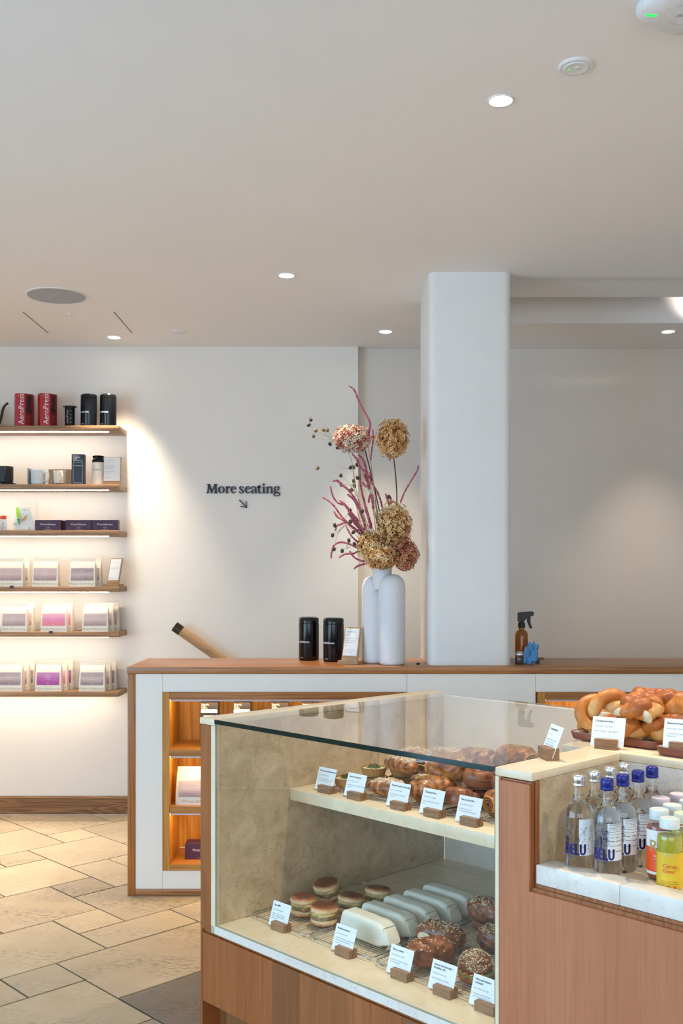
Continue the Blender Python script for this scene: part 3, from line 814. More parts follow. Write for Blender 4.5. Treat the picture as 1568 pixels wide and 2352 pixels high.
def label_grad(name, a, b, c):
    m, nt, bs = mat(name)
    v = coords(nt, rnd=True); sx = nd(nt, 'ShaderNodeSeparateXYZ'); tc = nd(nt, 'ShaderNodeTexCoord'); lk(nt, tc.outputs['Generated'], sx.inputs[0])
    n = noise(nt, v, 12, 2, .5)
    ad = nd(nt, 'ShaderNodeMath', operation='MULTIPLY_ADD'); ad.inputs[1].default_value = .5; lk(nt, n, ad.inputs[0]); lk(nt, sx.outputs['Z'], ad.inputs[2])
    lk(nt, ramp(nt, ad.outputs[0], [(.35, a), (.8, b), (1.1, c)]), bs.inputs['Base Color'])
    bs.inputs['Roughness'].default_value = .5
    return m
LBL = {'mauve': label_grad('mauve_label', (.40, .27, .28), (.64, .49, .48), (.60, .46, .46)),
       'grey': label_grad('grey_mauve_label', (.30, .22, .24), (.58, .47, .47), (.44, .34, .36)),
       'pink': label_grad('pink_label', (.80, .22, .28), (.80, .28, .50), (.82, .42, .58)),
       'purple': label_grad('purple_label', (.38, .06, .31), (.48, .13, .42), (.52, .22, .46))}

# --- gooseneck kettle (mostly beyond the frame)
z0 = SZ[0]
t = thing('gooseneck_kettle', 'black gooseneck kettle spout at the far end of top shelf', 'kettle', (-2.285, YF+.10, z0))
MB().lathe([(.0, 0), (.062, 0), (.066, .006), (.060, .05), (.050, .105), (.046, .112), (0, .112)], 32).build('body', M['black_matt'], t)
MB().lathe([(.046, .112), (.040, .12), (.012, .124), (.01, .138), (0, .14)], 24).build('lid', M['black_matt'], t)
MB().tube(spline([(.055, -.0, .02), (.085, 0, .03), (.100, 0, .08), (.110, 0, .125), (.128, 0, .150), (.142, 0, .158)], 20), [.008]*14+[.007]*6, 10).build('spout', M['black_matt'], t)
MB().tube(spline([(-.05, 0, .10), (-.10, 0, .115), (-.115, 0, .08), (-.105, 0, .03)], 14), .008, 8).build('handle', M['black_matt'], t)
MB().lathe([(0, 0), (.07, 0), (.07, .004), (0, .004)], 24).build('base', M['black_matt'], t)

# --- red coffee press cartons: hexagonal prisms
def hex_box(x, label, rot):
    t = thing('coffee_press_carton', label, 'box', (x, YF+.068, z0), rot, 'red coffee press cartons')
    h = .206
    poly = [(-.047, -.052), (.014, -.052), (.052, -.018), (.052, .03), (.014, .05), (-.047, .05), (-.066, 0)]
    mb = MB(); mb.prism(poly, 0, h); mb.build('carton', M['red_card'], t, smooth=False)
    s = MB(); s.add([(.0145, -.0523, .002), (.0523, -.0183, .002), (.0523, -.0183, h-.002), (.0145, -.0523, h-.002)], [(0, 1, 2, 3)]); s.build('dark_face', M['red_dark'], t, smooth=False)
    b = MB(); put_text(b, 'AeroPress', .046, lambda px, py: (.004-py*1.0, -.0526, .010+px), res=2)
    b.build('lettering', M['white_ink'], t, smooth=False)
    b = MB(); put_text(b, 'ORIGINAL', .011, lambda px, py: (-.040+px, -.0526, .188+py)); b.build('small_print', M['gold_ink'], t, smooth=False)
    # printed picture of the press across the corner
    b = MB(); ax = Vector((.052-.014, -.018+.052, 0)).normalized()
    def face(u, v): p = Vector((.0142, -.0526, 0))+ax*u+Vector((.0004, -.0004, v)); return tuple(p)
    for poly2 in ([(.012, .19), (.040, .198), (.034, .12), (.010, .115)], [(-.0, .118), (.046, .110), (.040, .092), (.0, .100)], [(.010, .098), (.032, .094), (.028, .08), (.012, .084)]):
        b.add([face(*q) for q in poly2], [(0, 1, 2, 3)])
    b.build('picture', M['black_matt'], t, smooth=False)
    b = MB()
    for k, w in enumerate((.030, .024, .028, .026, .02)): b.add([face(.010, .066-k*.013), face(.010+w, .066-k*.013), face(.010+w, .060-k*.013), face(.010, .060-k*.013)], [(0, 1, 2, 3)])
    b.build('blurb', plain('dull_gold_print', (.25, .05, .015), .6), t, smooth=False)
    ax2 = Vector((-.066+.047, .052, 0)).normalized()
    b = MB(); put_text(b, 'APress', .034, lambda px, py: tuple(Vector((-.0475, -.0523, 0))+ax2*(.012+py)+Vector((-.0006, -.0002, .05+px)))); b.build('side_print', M['gold_ink'], t, smooth=False)
hex_box(-2.025, 'red hexagonal carton nearest the kettle spout on top shelf', radians(4))
hex_box(-1.875, 'red hexagonal carton beside the small black coffee press', radians(12))

# --- the press itself
t = thing('coffee_press', 'small black coffee press with flange beside the red cartons', 'coffee press', (-1.733, YF+.05, z0))
MB().lathe([(0, 0), (.036, 0), (.038, .006), (.031, .010), (.031, .122), (0, .122)], 32).build('chamber', M['black'], t)
MB().lathe([(0, .122), (.044, .124), (.045, .128), (.040, .130), (0, .130)], 32).build('flange', plain('smoke_plastic', (.10, .09, .08), .3), t)
b = MB()
def cyl_map(R, a0=0.0, z=0.0):
    return lambda px, py: (R*sin(px/R+a0), -R*cos(px/R+a0), z+py)
put_text(b, 'AeroPress', .020, lambda px, py: cyl_map(.0314, -.1)(-py, .016+px)); b.build('lettering', M['line_ink'], t, smooth=False)
b = MB()
for k in range(4):
    f = cyl_map(.0314, .42)
    for kk in range(12):
        a, c_ = 2*PI*kk/12, 2*PI*(kk+1)/12
        b.add([f(.004*cos(a), .025+k*.024+.004*sin(a)), f(.004*cos(c_), .025+k*.024+.004*sin(c_)), f(.003*cos(c_), .025+k*.024+.003*sin(c_)), f(.003*cos(a), .025+k*.024+.003*sin(a))], [(0, 1, 2, 3)])
b.build('scale_rings', M['line_ink'], t, smooth=False)

# --- black canisters with the shop's name (shelf and bar)
SW, SWW = serif_word('WatchHouse.', .0105)
def canister(loc, label, group, h=.210, R=.0525, rot=0.0):
    t = thing('black_canister', label, 'canister', loc, rot, group)
    MB().lathe([(0, 0), (R-.006, 0), (R-.002, .003), (R, .009), (R, h*.845), (R-.003, h*.855), (R-.003, h*.862)], 48, close=False).build('body', M['black'], t)
    MB().lathe([(R-.003, h*.862), (R-.0005, h*.868), (R-.0005, h*.955), (R-.005, h*.985), (R-.016, h), (0, h)], 48, close=False).build('lid', M['black'], t)
    b = MB(); polys_mesh(b, SW, lambda x, y: cyl_map(R+.0003, -.62-SWW/2/R, h*.41)(x, y)); b.build('lettering', M['white_ink'], t, smooth=False)
    b = MB(); put_text(b, 'COFFEE', .006, lambda x, y: cyl_map(R+.0003, -.62, h*.06)(x-.012, y)); b.build('small_print', M['white_ink'], t, smooth=False)
    return t
canister((-1.618, YF+.075, z0), 'glossy black canister nearer the coffee press on the top shelf', 'canisters on the top shelf')
canister((-1.494, YF+.075, z0), 'glossy black canister at the lit end of the top shelf', 'canisters on the top shelf')

# --- second shelf
z0 = SZ[1]
def mug(t, R, h, m, name='cup', handle_dir=0.6):
    MB().lathe([(0, 0), (R*.85, 0), (R*.97, .006), (R, .02), (R, h), (R-.004, h), (R-.005, .01), (0, .008)], 36).build(name, m, t)
    d = Vector((sin(handle_dir), -cos(handle_dir), 0))
    P = [d*(R-.002)+Vector((0, 0, h*.80)), d*(R+.020)+Vector((0, 0, h*.82)), d*(R+.028)+Vector((0, 0, h*.55)), d*(R+.018)+Vector((0, 0, h*.25)), d*(R-.002)+Vector((0, 0, h*.22))]
    MB().tube(spline([tuple(p) for p in P], 16), .006, 10, flat=1.4).build('handle', m, t)
t = thing('black_mug', 'black mug with handle at the far end of the second shelf', 'mug', (-2.158, YF+.075, z0+.012))
mug(t, .054, .106, M['black_matt'], handle_dir=.35)
t = thing('mug_coaster', 'flat black round warming coaster under the black mug', 'coaster', (-2.150, YF+.075, z0))
MB().lathe([(0, 0), (.064, 0), (.067, .004), (.066, .010), (.058, .012), (0, .012)], 40).build('disc', M['black_matt'], t)
b = MB(); put_text(b, 'EMBER', .008, lambda x, y: cyl_map(.0672, -.32, .003)(x-.012, y)); b.build('lettering', M['white_ink'], t, smooth=False)
t = thing('boxed_glass_mug', 'white ribbed glass mug in a clear box on the second shelf', 'mug box', (-1.925, YF+.07, z0))
M['rib_white'] = plain('ribbed_white', (.80, .82, .84), .3)
b = MB(); n = 40
b.lathe([(0, .004), (.040, .004), (.043, .01), (.043, .094), (.039, .094), (.039, .012), (0, .012)], 48, (-.018, 0, 0)); 
b.build('mug', M['rib_white'], t)
r = MB()
for k in range(44):
    a = 2*PI*k/44; r.tube([(-.018+.0434*cos(a), .0434*sin(a), .012), (-.018+.0434*cos(a), .0434*sin(a), .092)], .0013, 4)
stuff(r.build('ribs', M['rib_white'], t))
MB().tube(spline([(.024, -.012, .08), (.05, -.022, .082), (.058, -.025, .055), (.05, -.022, .028), (.024, -.012, .026)], 16), .005, 8).build('handle', M['rib_white'], t)
MB().box(-.068, .068, -.05, .05, 0, .105).build('clear_box', M['bottle_glass'], t, smooth=False)
b = MB()
b.box(-.0685, -.0655, -.0505, .05, 0, .104); b.build('box_edge', M['ink_soft'], t, smooth=False)

t = thing('boxed_cream_mug', 'cream mug nested in an open brown cardboard box', 'mug box', (-1.795, YF+.075, z0))
w, h = .073, .099
b = MB(); b.box(-w, w, .03, .032, 0, h); b.box(-w, -.050, -.03, .03, 0, h); b.box(.048, w, -.03, .03, 0, h); b.box(-.05, .048, -.03, .03, 0, .006); b.box(-.05, .048, -.03, .03, h-.008, h)
b.build('carton', M['kraft'], t, smooth=False)
b = MB(); b.lathe([(0, .007), (.034, .007), (.042, .012), (.0445, .03), (.0445, .085), (.043, .0895), (.038, .0895), (.036, .02), (0, .02)], 36, (-.002, -.012, 0)); b.build('mug', M['cream_glaze'], t)
b = MB(); b.tube(spline([(.012, -.050, .078), (.020, -.075, .078), (.026, -.083, .055), (.020, -.074, .028), (.010, -.050, .026)], 16), .0065, 8, flat=1.3); b.build('handle', M['cream_glaze'], t)
rim = MB()
rr = rounded_rect(-.049, .047, .006, .092, .012, 4)
outer = [(x, -.0312, z) for x, z in rr]; ctr = (-.001, .049)
inner = [(ctr[0]+(x-ctr[0])*.96, -.0312, ctr[1]+(z-ctr[1])*.96) for x, z in rr]
m_ = len(rr); rim.add(outer+inner, [(k, (k+1) % m_, m_+(k+1) % m_, m_+k) for k in range(m_)]); rim.build('window_edge', M['paper'], t, smooth=False)

t = thing('tumbler_carton', 'tall navy carton printed with a tumbler outline on the second shelf', 'box', (-1.6755, YF+.045, z0), radians(6))
MB().rbox(-.0395, .0395, -.03, .03, 0, .192, .0015, 1).build('carton', M['navy'], t)
MB().box(.0396, .0402, -.0295, .0295, .001, .191).build('side_face', M['navy_side'], t)
b = MB()
for k, wd in enumerate(('TRAVEL', 'TUMBLER', '500ML')): put_text(b, wd, .0115, lambda x, y, k=k: (-.034+x, -.0304, .176-k*.0095+y))
b.build('lettering', M['white_ink'], t, smooth=False)
b = MB()
def outline(pts, w=.0009):
    for a, c_ in zip(pts[:-1], pts[1:]): b.tube([(a[0], -.0304, a[1]), (c_[0], -.0304, c_[1])], w, 4)
outline([(-.028, .008), (-.030, .014), (-.030, .130), (-.024, .140), (-.030, .150), (.028, .150), (.022, .140), (.028, .130), (.028, .014), (.026, .008), (-.028, .008)])
outline([(-.030, .118), (.028, .118)]); outline([(-.024, .140), (.022, .140)])
b.build('tumbler_drawing', M['line_ink'], t, smooth=False)

t = thing('white_tumbler', 'cream white travel tumbler with a black lid', 'tumbler', (-1.553, YF+.058, z0))
MB().lathe([(0, 0), (.034, 0), (.039, .003), (.040, .010), (.040, .142)], 40, close=False).build('body', M['cream_glaze'], t)
MB().lathe([(.040, .142), (.0395, .155), (.036, .163), (.034, .168), (.037, .180), (.038, .183), (.035, .185), (0, .185)], 40, close=False).build('lid', M['black'], t)
b = MB(); polys_mesh(b, serif_word('WatchHouse.', .007)[0], lambda x, y: cyl_map(.0404, -.8, .09)(x, y)); b.build('lettering', M['ink'], t, smooth=False)

def notice(name, label, loc, rot, w, h, lines, tilt, base=True, inset=(.006, .008, .03), title=None, ts=.009):
    """oak board with a paper sheet; leaned back by tilt; optional foot block"""
    t = thing(name, label, 'notice', loc, rot)
    Mx = Tr(0, 0, .012 if base else 0) @ Rx(-tilt)
    b = MB(); b.rbox(-w/2, w/2, 0, .010, 0, h, .001, 1); b.xf(Mx); b.build('board', M['board'], t)
    l, tp, bt = inset
    b = MB(); b.box(-w/2+l, w/2-l, -.0012, -.0002, bt, h-tp); b.xf(Mx); b.build('sheet', M['paper'], t)
    if base:
        b = MB(); b.rbox(-w/2-.012, w/2+.012, -.018, .045, 0, .0165, .001, 1); b.build('foot', M['board'], t)
    b = MB()
    def f(x, y): return tuple(Mx @ Vector((x, -.0016, y)))
    y = h-tp-.016
    if title: put_text(b, title, ts, lambda x, yy: f(-w/2+l+.008+x, y-.004+yy)); y -= .018
    b.build('heading', M['ink'], t, smooth=False) if title else None
    b = MB()
    for ln in lines:
        if ln: put_text(b, ln, .0058, lambda x, yy: f(-w/2+l+.006+x, y+yy))
        y -= .0098
    b.build('text', M['ink_soft'], t, smooth=False)
    return t
notice('shelf_notice', 'paper notice on an oak board beside the white tumbler', (-1.462, YF+.03, z0), 0, .118, .178,
       ['Gift this tumbler.', '', 'Keep it hot for six hours', 'or cold for as long as you', 'like, leak proof on the go.', '', 'Dishwasher friendly lid and', 'a body of steel.', '', '', 'Scan to learn more'], radians(6), base=False, inset=(.007, .002, .024), title='Travel tumbler')

# --- third shelf
z0 = SZ[2]
t_ = None
for k, x in enumerate((-2.190, -2.158)):
    t = thing('cleaner_bottle', ('small white bottle with a red top, at the edge of third shelf' if k == 0 else 'small white bottle with a red top, beside the filter paper bag'), 'bottle', (x, YF+.05+k*.012, z0), 0, 'red topped white bottles')
    MB().rbox(-.017, .017, -.012, .012, 0, .074, .004, 2).build('bottle', M['white_plastic'], t)
    MB().rbox(-.015, .015, -.011, .011, .074, .098, .006, 3).build('cap', plain('orange_red_cap', (.75, .06, .01), .4), t)
    b = MB()
    for q in (.010, .034): b.box(-.003, .001, -.0125, -.0121, q, q+.018)
    b.build('side_print', M['ink'], t)

t = thing('filter_paper_bag', 'crinkled clear plastic bag of white filter papers with green label', 'filter papers', (-2.015, YF+.07, z0), radians(-4))
rb = random.Random(5)
b = MB()
nx, nz = 14, 16
def bagpt(i, k, sgn):
    u = i/(nx-1)*2-1; w = k/(nz-1)
    wd = .088-.022*w
    th = .035*(1-abs(u)**3)*(1-w**2.2)+.003
    n_ = mnoise.noise(Vector((u*3+sgn, w*4, sgn)))*.006
    return (u*wd+.012*w+n_*.5, sgn*th+n_, .002+w*.185+(.008*mnoise.noise(Vector((u*5, 0, 3))) if k == nz-1 else 0))
for s_ in (-1, 1):
    vs = [bagpt(i, k, s_) for k in range(nz) for i in range(nx)]
    fs = [((k*nx+i, k*nx+i+1, (k+1)*nx+i+1, (k+1)*nx+i) if s_ < 0 else (k*nx+i, (k+1)*nx+i, (k+1)*nx+i+1, k*nx+i+1)) for k in range(nz-1) for i in range(nx-1)]
    b.add(vs, fs)
b.build('plastic_bag', thin_glass('clear_film', (.95, .96, .96), 1.35, .12), t, angle=80)
b = MB()
for q in range(6):
    b.add([(-.078+.003*q, -.026+q*.008, .006), (.066-.004*q, -.026+q*.008, .006), (.030-.004*q, -.018+q*.006, .150), (-.05, -.018+q*.006, .150)], [(0, 1, 2, 3)])
b.build('papers', plain('filter_paper', (.88, .88, .85), .8), t, smooth=False)
M['lime'] = plain('lime_print', (.30, .62, .04), .5); M['leaf'] = plain('green_print', (.02, .36, .10), .5)
def onbag(x, z): return (x, -.0385*(1-(z/.187)**2.2)-.0075, z)
b = MB(); b.add([onbag(-.062, .148), onbag(-.044, .150), onbag(-.026, .080), onbag(-.05, .085)], [(0, 1, 2, 3)]); b.build('label', M['lime'], t, smooth=False)
b = MB(); b.add([onbag(-.048, .078), onbag(-.026, .076), onbag(-.030, .030)], [(0, 1, 2)]); put_text(b, 'V60', .022, lambda x, y: onbag(-.074+x*.8, .035+y)); put_text(b, '100 filters', .012, lambda x, y: onbag(-.03+x, .128+y)); b.build('green_print', M['leaf'], t, smooth=False)
b = MB(); b.add([onbag(-.018, .052), onbag(.006, .075), onbag(.020, .112), onbag(.004, .090), onbag(-.02, .07)], [(0, 1, 2, 3, 4)]); b.build('picture', M['gold_ink'], t, smooth=False)
b = MB(); put_text(b, '02', .022, lambda x, y: onbag(.03+x*.6, .006+y)); b.build('black_print', M['ink'], t, smooth=False)

SW2, SWW2 = serif_word('WatchHouse.', .0118)
def plum_box(loc, label, rot=0, group='plum cartons on the third shelf', w=.164, d=.05, h=.067):
    t = thing('plum_carton', label, 'box', loc, rot, group)
    MB().rbox(-w/2, w/2, 0, d, 0, h, .001, 1).build('carton', M['plum'], t)
    b = MB(); polys_mesh(b, SW2, lambda x, y: (-SWW2/2+x, -.0004, h*.50+y)); b.build('lettering', M['pink_ink'], t, smooth=False)
    b = MB()
    for k, s in enumerate(('Decaf Blend', 'capsules', 'ten compostable capsules')): put_text(b, s, .0052, lambda x, y, k=k: (x, -.0004, h*.30-k*.0072+y), align='CENTER')
    b.build('small_print', M['pink_ink'], t, smooth=False)
    return t
plum_box((-1.862, YF+.012, z0), 'plum carton next to the filter paper bag on third shelf', 0)
plum_box((-1.668, YF+.014, z0), 'plum carton in the middle of the row on third shelf', 0)
plum_box((-1.501, YF+.014, z0), 'plum carton at the shelf end under the notice board', 0)
for k, x in enumerate((-1.758, -1.772)):
    t = thing('plum_carton', ('thin plum carton end on, tucked behind the middle carton' if k == 0 else 'thin plum carton end on, tucked behind the first carton'), 'box', (x, YF+.066+.05*k, z0), radians(2), 'plum cartons on the third shelf')
    MB().rbox(-.03, .03, 0, .04, 0, .066, .001, 1).build('carton', M['plum_dark'], t)

# --- coffee bags
def make_bag(w, h, d, lean, kind, wave):
    """block-bottom pouch: flat front with label, rolled top, gusseted side"""
    rings = []
    prof = [(0, 1.0, 0), (.06, 1.02, 0), (.35, 1.0, 0), (.62, .78, 0), (.80, .42, 0), (.86, .16, 0), (.90, .10, 0), (1.0, .06, 0)]
    vs = []; n = 0
    mb = MB()
    for (tz, dd, _) in prof:
        ring_ = []
        hw = w/2*(1-.05*tz); dep = d*dd/2
        for (sx, sy) in ((-1, -1), (-.5, -1.04), (0, -1.07), (.5, -1.04), (1, -1), (1.0-.10*(dd > .3)*tz, 0), (1, 1), (0, 1.05), (-1, 1), (-1.0+.10*(dd > .3)*tz, 0)):
            ring_.append((sx*hw, sy*dep+tz*lean+.0012*sin(wave+tz*9+sx*4), tz*h))
        rings.append(ring_)
    loft(rings, mb)
    return mb, rings
def coffee_bag(loc, label, kind, rot=0, w=.165, h=.178, d=.056, group='coffee bags on the wall shelves', wave=0.0, front=True):
    t = thing('coffee_bag', label, 'coffee bag', loc, rot, group)
    mb, rings = make_bag(w, h, d, .004, kind, wave)
    mb.build('pouch', M['pouch'], t, angle=50)
    b = MB()
    b.add([(-w/2*.95, -.0, h*.875), (w/2*.95, 0, h*.875), (w/2*.95, -.0, h*.89), (-w/2*.95, 0, h*.89)], [(0, 1, 2, 3)])
    def fp(x, z):
        tz = z/h
        for (p, q) in zip(PR[:-1], PR[1:]):
            if p[0] <= tz <= q[0]:
                dd = p[1]+(q[1]-p[1])*(tz-p[0])/(q[0]-p[0]); break
        return (x, -d*dd/2*(1.07-.07*abs(x)/(w/2))+tz*.004-.0022, z)
    PR = [(0, 1.0), (.06, 1.02), (.35, 1.0), (.62, .78), (.80, .42), (1.0, .06)]
    b = MB(); nz_ = 8; nx_ = 6; za, zb = h*.22, h*.645; hw = w/2*.87
    vs = [fp(-hw+2*hw*i/nx_, za+(zb-za)*k/nz_) for k in range(nz_+1) for i in range(nx_+1)]
    b.add(vs, [(k*(nx_+1)+i, k*(nx_+1)+i+1, (k+1)*(nx_+1)+i+1, (k+1)*(nx_+1)+i) for k in range(nz_) for i in range(nx_)])
    b.build('label', LBL[kind], t, angle=60)
    b = MB()
    for k, (s, sz) in enumerate((('House', .010), ('Espresso', .010), ('notes of cocoa', .006), ('', .01), ('250 g', .006))):
        if s: put_text(b, s, sz, lambda x, y, k=k: (lambda p: (p[0], p[1]-.001, p[2]))(fp(x, h*.54-k*.0125+y)), align='CENTER')
    b.build('label_text', M['white_ink'], t, smooth=False)
    b = MB(); polys_mesh(b, [[(p[0]*1.9, p[1]*1.15) for p in q] for q in SW], lambda x, y: (lambda p: (p[0], p[1]-.0008, p[2]))(fp(x-SWW*.95, h*.07+y))); b.build('lettering', M['bag_ink'], t, smooth=False)
    return t
M['bag_ink'] = plain('pouch_print', (.55, .50, .42), .6)
def px_x(px, Y=6.43): return (px-784)/2310*Y
rows = [(3, [(28, 'mauve', 0), (108, 'mauve', .01), (193, 'grey', 0)]), (4, [(37, 'mauve', 0), (127, 'pink', .02), (221, 'mauve', .04)]), (5, [(26, 'grey', .01), (115, 'purple', 0), (215, 'grey', 0)])]
names = {(3, 0): 'mauve labelled coffee bag farthest from the notice on the fourth shelf', (3, 1): 'mauve labelled coffee bag in the middle of the fourth shelf', (3, 2): 'grey mountain labelled coffee bag beside the leaning notice, fourth shelf',
         (4, 0): 'mauve labelled coffee bag left of the pink one, fifth shelf', (4, 1): 'bright pink labelled coffee bag on the fifth shelf', (4, 2): 'mauve labelled coffee bag right of the pink one, fifth shelf',
         (5, 0): 'shiny grey labelled coffee bag left of the purple one, lowest shelf', (5, 1): 'vivid purple labelled coffee bag on the lowest shelf', (5, 2): 'dull grey labelled coffee bag right of the purple one, lowest shelf'}
back_n = 0
for (si, bags) in rows:
    for bi, (px, kind, yo) in enumerate(bags):
        x = px_x(px); hh = (.180, .178, .186)[si-3]
        coffee_bag((x, YF+.040+yo*.3, SZ[si]), names[(si, bi)], kind, 0, h=hh, wave=px)
        nb = {3: (1, 0, 1), 4: (1, 1, 2), 5: (2, 2, 2)}[si][bi]
        for q in range(nb):
            off = .020+.020*q
            lab = 'coffee bag standing behind the '+{(3, 0): 'farthest bag on the fourth shelf', (3, 2): 'bag beside the leaning notice', (4, 0): 'bag left of the pink one', (4, 1): 'bright pink labelled bag', (4, 2): 'bag right of the pink one', (5, 0): 'shiny grey bag, lowest shelf', (5, 1): 'vivid purple labelled bag', (5, 2): 'dull grey bag, lowest shelf'}[(si, bi)]
            if nb > 1: lab += (', second in line' if q == 0 else ', last in line')
            coffee_bag((x+off, YF+.108+.060*q, SZ[si]), lab, kind if q else {'purple': 'pink', 'grey': 'mauve', 'mauve': 'mauve', 'pink': 'pink'}[kind], 0, h=hh+.002, d=.052, wave=px+q*3)
notice('leaning_notice', 'white notice on a leaning oak holder at the end of fourth shelf', (px_x(258), YF+.06, SZ[3]), radians(-20), .088, .178, ['Our single origins', '', 'Three farms, three harvests,', 'roasted weekly in small lots', 'by our own team.', '', 'Ask for a taste.', '', '', '', 'Whole bean or ground'], radians(16), title='Seasonal coffee', ts=.007)

for px, si, lab in ((27, 3, 'tiny black clip on the fourth shelf edge under a coffee bag'), (117, 4, 'tiny black clip on the fifth shelf edge under the pink bag')):
    t = thing('shelf_clip', lab, 'clip', (px_x(px, 6.37), YF-.0035, SZ[si]-.006), 0, 'black clips on the shelf edges')
    MB().rbox(-.012, .012, -.001, .0025, -.002, .012, .0008, 1).build('clip', M['black_matt'], t)
# ============================================================ NICHE CONTENTS
yb = BY+.03
def photo_box(x, label):
    t = thing('tumbler_gift_box', label, 'box', (x, yb+.03, .712), 0, 'black printed boxes in the upper niche')
    MB().rbox(-.043, .043, 0, .085, 0, .222, .001, 1).build('carton', M['charcoal'], t)
    b = MB(); b.lathe([(0, 0), (.036, 0), (.039, .004), (.036, .008), (0, .008)], 28); b.xf(Tr(0, -.0005, .175) @ Matrix.Diagonal((1.05, .02, 1.6, 1)))
    b.rbox(-.040, .040, -.0010, 0, .170, .184, .0045, 3); b.build('lid_picture', M['white_plastic'], t)
    b = MB(); b.rbox(-.027, .027, -.0010, -.0001, .02, .158, .004, 2); b.build('cup_picture', M['white_plastic'], t)
    b = MB()
    for k, s in enumerate(('TRAVEL', 'CUP', '340ML')): put_text(b, s, .0115, lambda px, py, k=k: (-.039+px, -.0006, .207-k*.0085+py))
    b.build('lettering', M['white_ink'], t, smooth=False)
M['charcoal'] = plain('charcoal_carton', (.035, .028, .032), .45)
for k, px in enumerate((480, 555, 642, 712)):
    photo_box((px-784)/2310*4.95, ('first', 'second', 'third', 'fourth')[k]+' black box with white cup picture, counting from the niche edge')

t = coffee_bag(((460-784)/2310*4.965, yb+.045, .434), 'pale mauve labelled coffee bag in the middle niche of the counter', 'mauve', 0, w=.235, h=.182, d=.07, group='goods in the counter niches')
plum_box(((425-784)/2310*4.99+.088, BY+.09, .153), 'plum carton lying in the bottom niche of the counter', 0, 'goods in the counter niches', w=.175, h=.080, d=.08)

# ============================================================ THINGS STANDING ON THE BAR
M_can = 'canisters on the counter top'
canister((-.172, 5.30, CZ), 'black canister farther from the vase on the counter top', M_can, h=.228, R=.0535, rot=-.1)
canister((-.041, 5.215, CZ), 'black canister next to the oak notice holder on counter', M_can, h=.228, R=.0535, rot=-.1)
notice('counter_notice', 'paper menu on a leaning oak holder in front of the vase', (.038, 5.06, CZ), radians(-26), .088, .178,
       ['Please ask', '', 'Freshly ground coffee, made to', 'order for you at this bar', 'every day of the week', '', 'Filter', '', 'Batch brew and pour over', 'Espresso and milk', 'Tea', 'Cocoa', 'Chai'], radians(15), title='Brew Bar menu', ts=.0085)

# --- vase: two fused columns with rounded shoulders and a neck
M['vase'] = plain('white_pitted_ceramic', (.72, .725, .745), .32, nscale=3, namp=.02, bmp=.0)
m = M['vase']; nt = m.node_tree; bs = nt.nodes['Principled BSDF']
vv = coords(nt); vo = nd(nt, 'ShaderNodeTexVoronoi'); vo.inputs['Scale'].default_value = 210; lk(nt, vv, vo.inputs['Vector']); bump(nt, bs, vo.outputs['Distance'], .55, .003)
t = thing('two_legged_vase', 'white pitted ceramic vase of two fused columns holding dried flowers', 'vase', (.205, 5.075, CZ))
def capsule_prof(R, h):
    return [(0, 0), (R*.9, 0), (R, .006)]+[(R, .006+(h-R*1.05-.006)*k/10) for k in range(1, 11)]+[(R*cos(a)**.72, h-R*1.05+R*1.05*sin(a)) for a in [PI/2*k/10 for k in range(1, 10)]]+[(0, h)]
b = MB()
b.lathe(capsule_prof(.067, .452), 40, (.048, -.045, 0)); b.lathe(capsule_prof(.062, .445), 40, (-.040, .055, 0))
me = b.mesh('body', M['vase'])
o = inst('body', me, t)
rm = o.modifiers.new('fuse', 'REMESH'); rm.mode = 'VOXEL'; rm.voxel_size = .0055; rm.use_smooth_shade = True
sm = o.modifiers.new('soften', 'SMOOTH'); sm.factor = .6; sm.iterations = 10
dg = bpy.context.evaluated_depsgraph_get()
me2 = bpy.data.meshes.new_from_object(o.evaluated_get(dg)); me2.name = 'body'
o.modifiers.clear(); o.data = me2
me2.polygons.foreach_set('use_smooth', [True]*len(me2.polygons))
MB().lathe([(.047, .375), (.0485, .40), (.0485, .486), (.047, .490), (.044, .490), (.042, .48), (.042, .40)], 40, (.0, -.004, 0), close=False).build('neck', M['vase'], t)

# ---------------- dried flowers
FY = 5.07
FS = FY/2310.0
def fp_(px, py, dy=0.0): return Vector(((px-784)*FS, FY+dy, 1.55-(py-1326)*FS))
def fc(x, y, dy=0.0): return fp_(680+x/4.9, 880+y/4.9, dy)     # along the bouquet's plane
MOUTH = Vector((.205, FY, CZ+.47))
def petal_mat(name, cols, rough=.8):
    m, nt, bs = mat(name)
    at = nd(nt, 'ShaderNodeAttribute'); at.attribute_name = 'tone'
    lk(nt, ramp(nt, at.outputs['Fac'], [(i/(len(cols)-1), c) for i, c in enumerate(cols)]), bs.inputs['Base Color'])
    bs.inputs['Roughness'].default_value = rough
    bs.inputs['Subsurface Weight'].default_value = .08; bs.inputs['Subsurface Radius'].default_value = (.01, .006, .003)
    return m
PM = {'cream': petal_mat('cream_pink_petals', [(.42, .12, .06), (.62, .22, .17), (.66, .48, .33), (.76, .66, .52), (.80, .74, .64)]),
      'tan': petal_mat('tan_petals', [(.34, .12, .035), (.62, .31, .10), (.78, .47, .19), (.86, .62, .33)]),
      'gold': petal_mat('gold_petals', [(.36, .15, .05), (.66, .36, .13), (.80, .53, .25), (.88, .74, .50)]),
      'rust': petal_mat('rust_petals', [(.22, .05, .04), (.44, .13, .08), (.60, .28, .12), (.72, .48, .26)])}
M['stem_dark'] = plain('dark_flower_stem', (.05, .022, .018), .7)
M['stem_tan'] = plain('straw_stem', (.42, .30, .17), .8)
rf = random.Random(11)
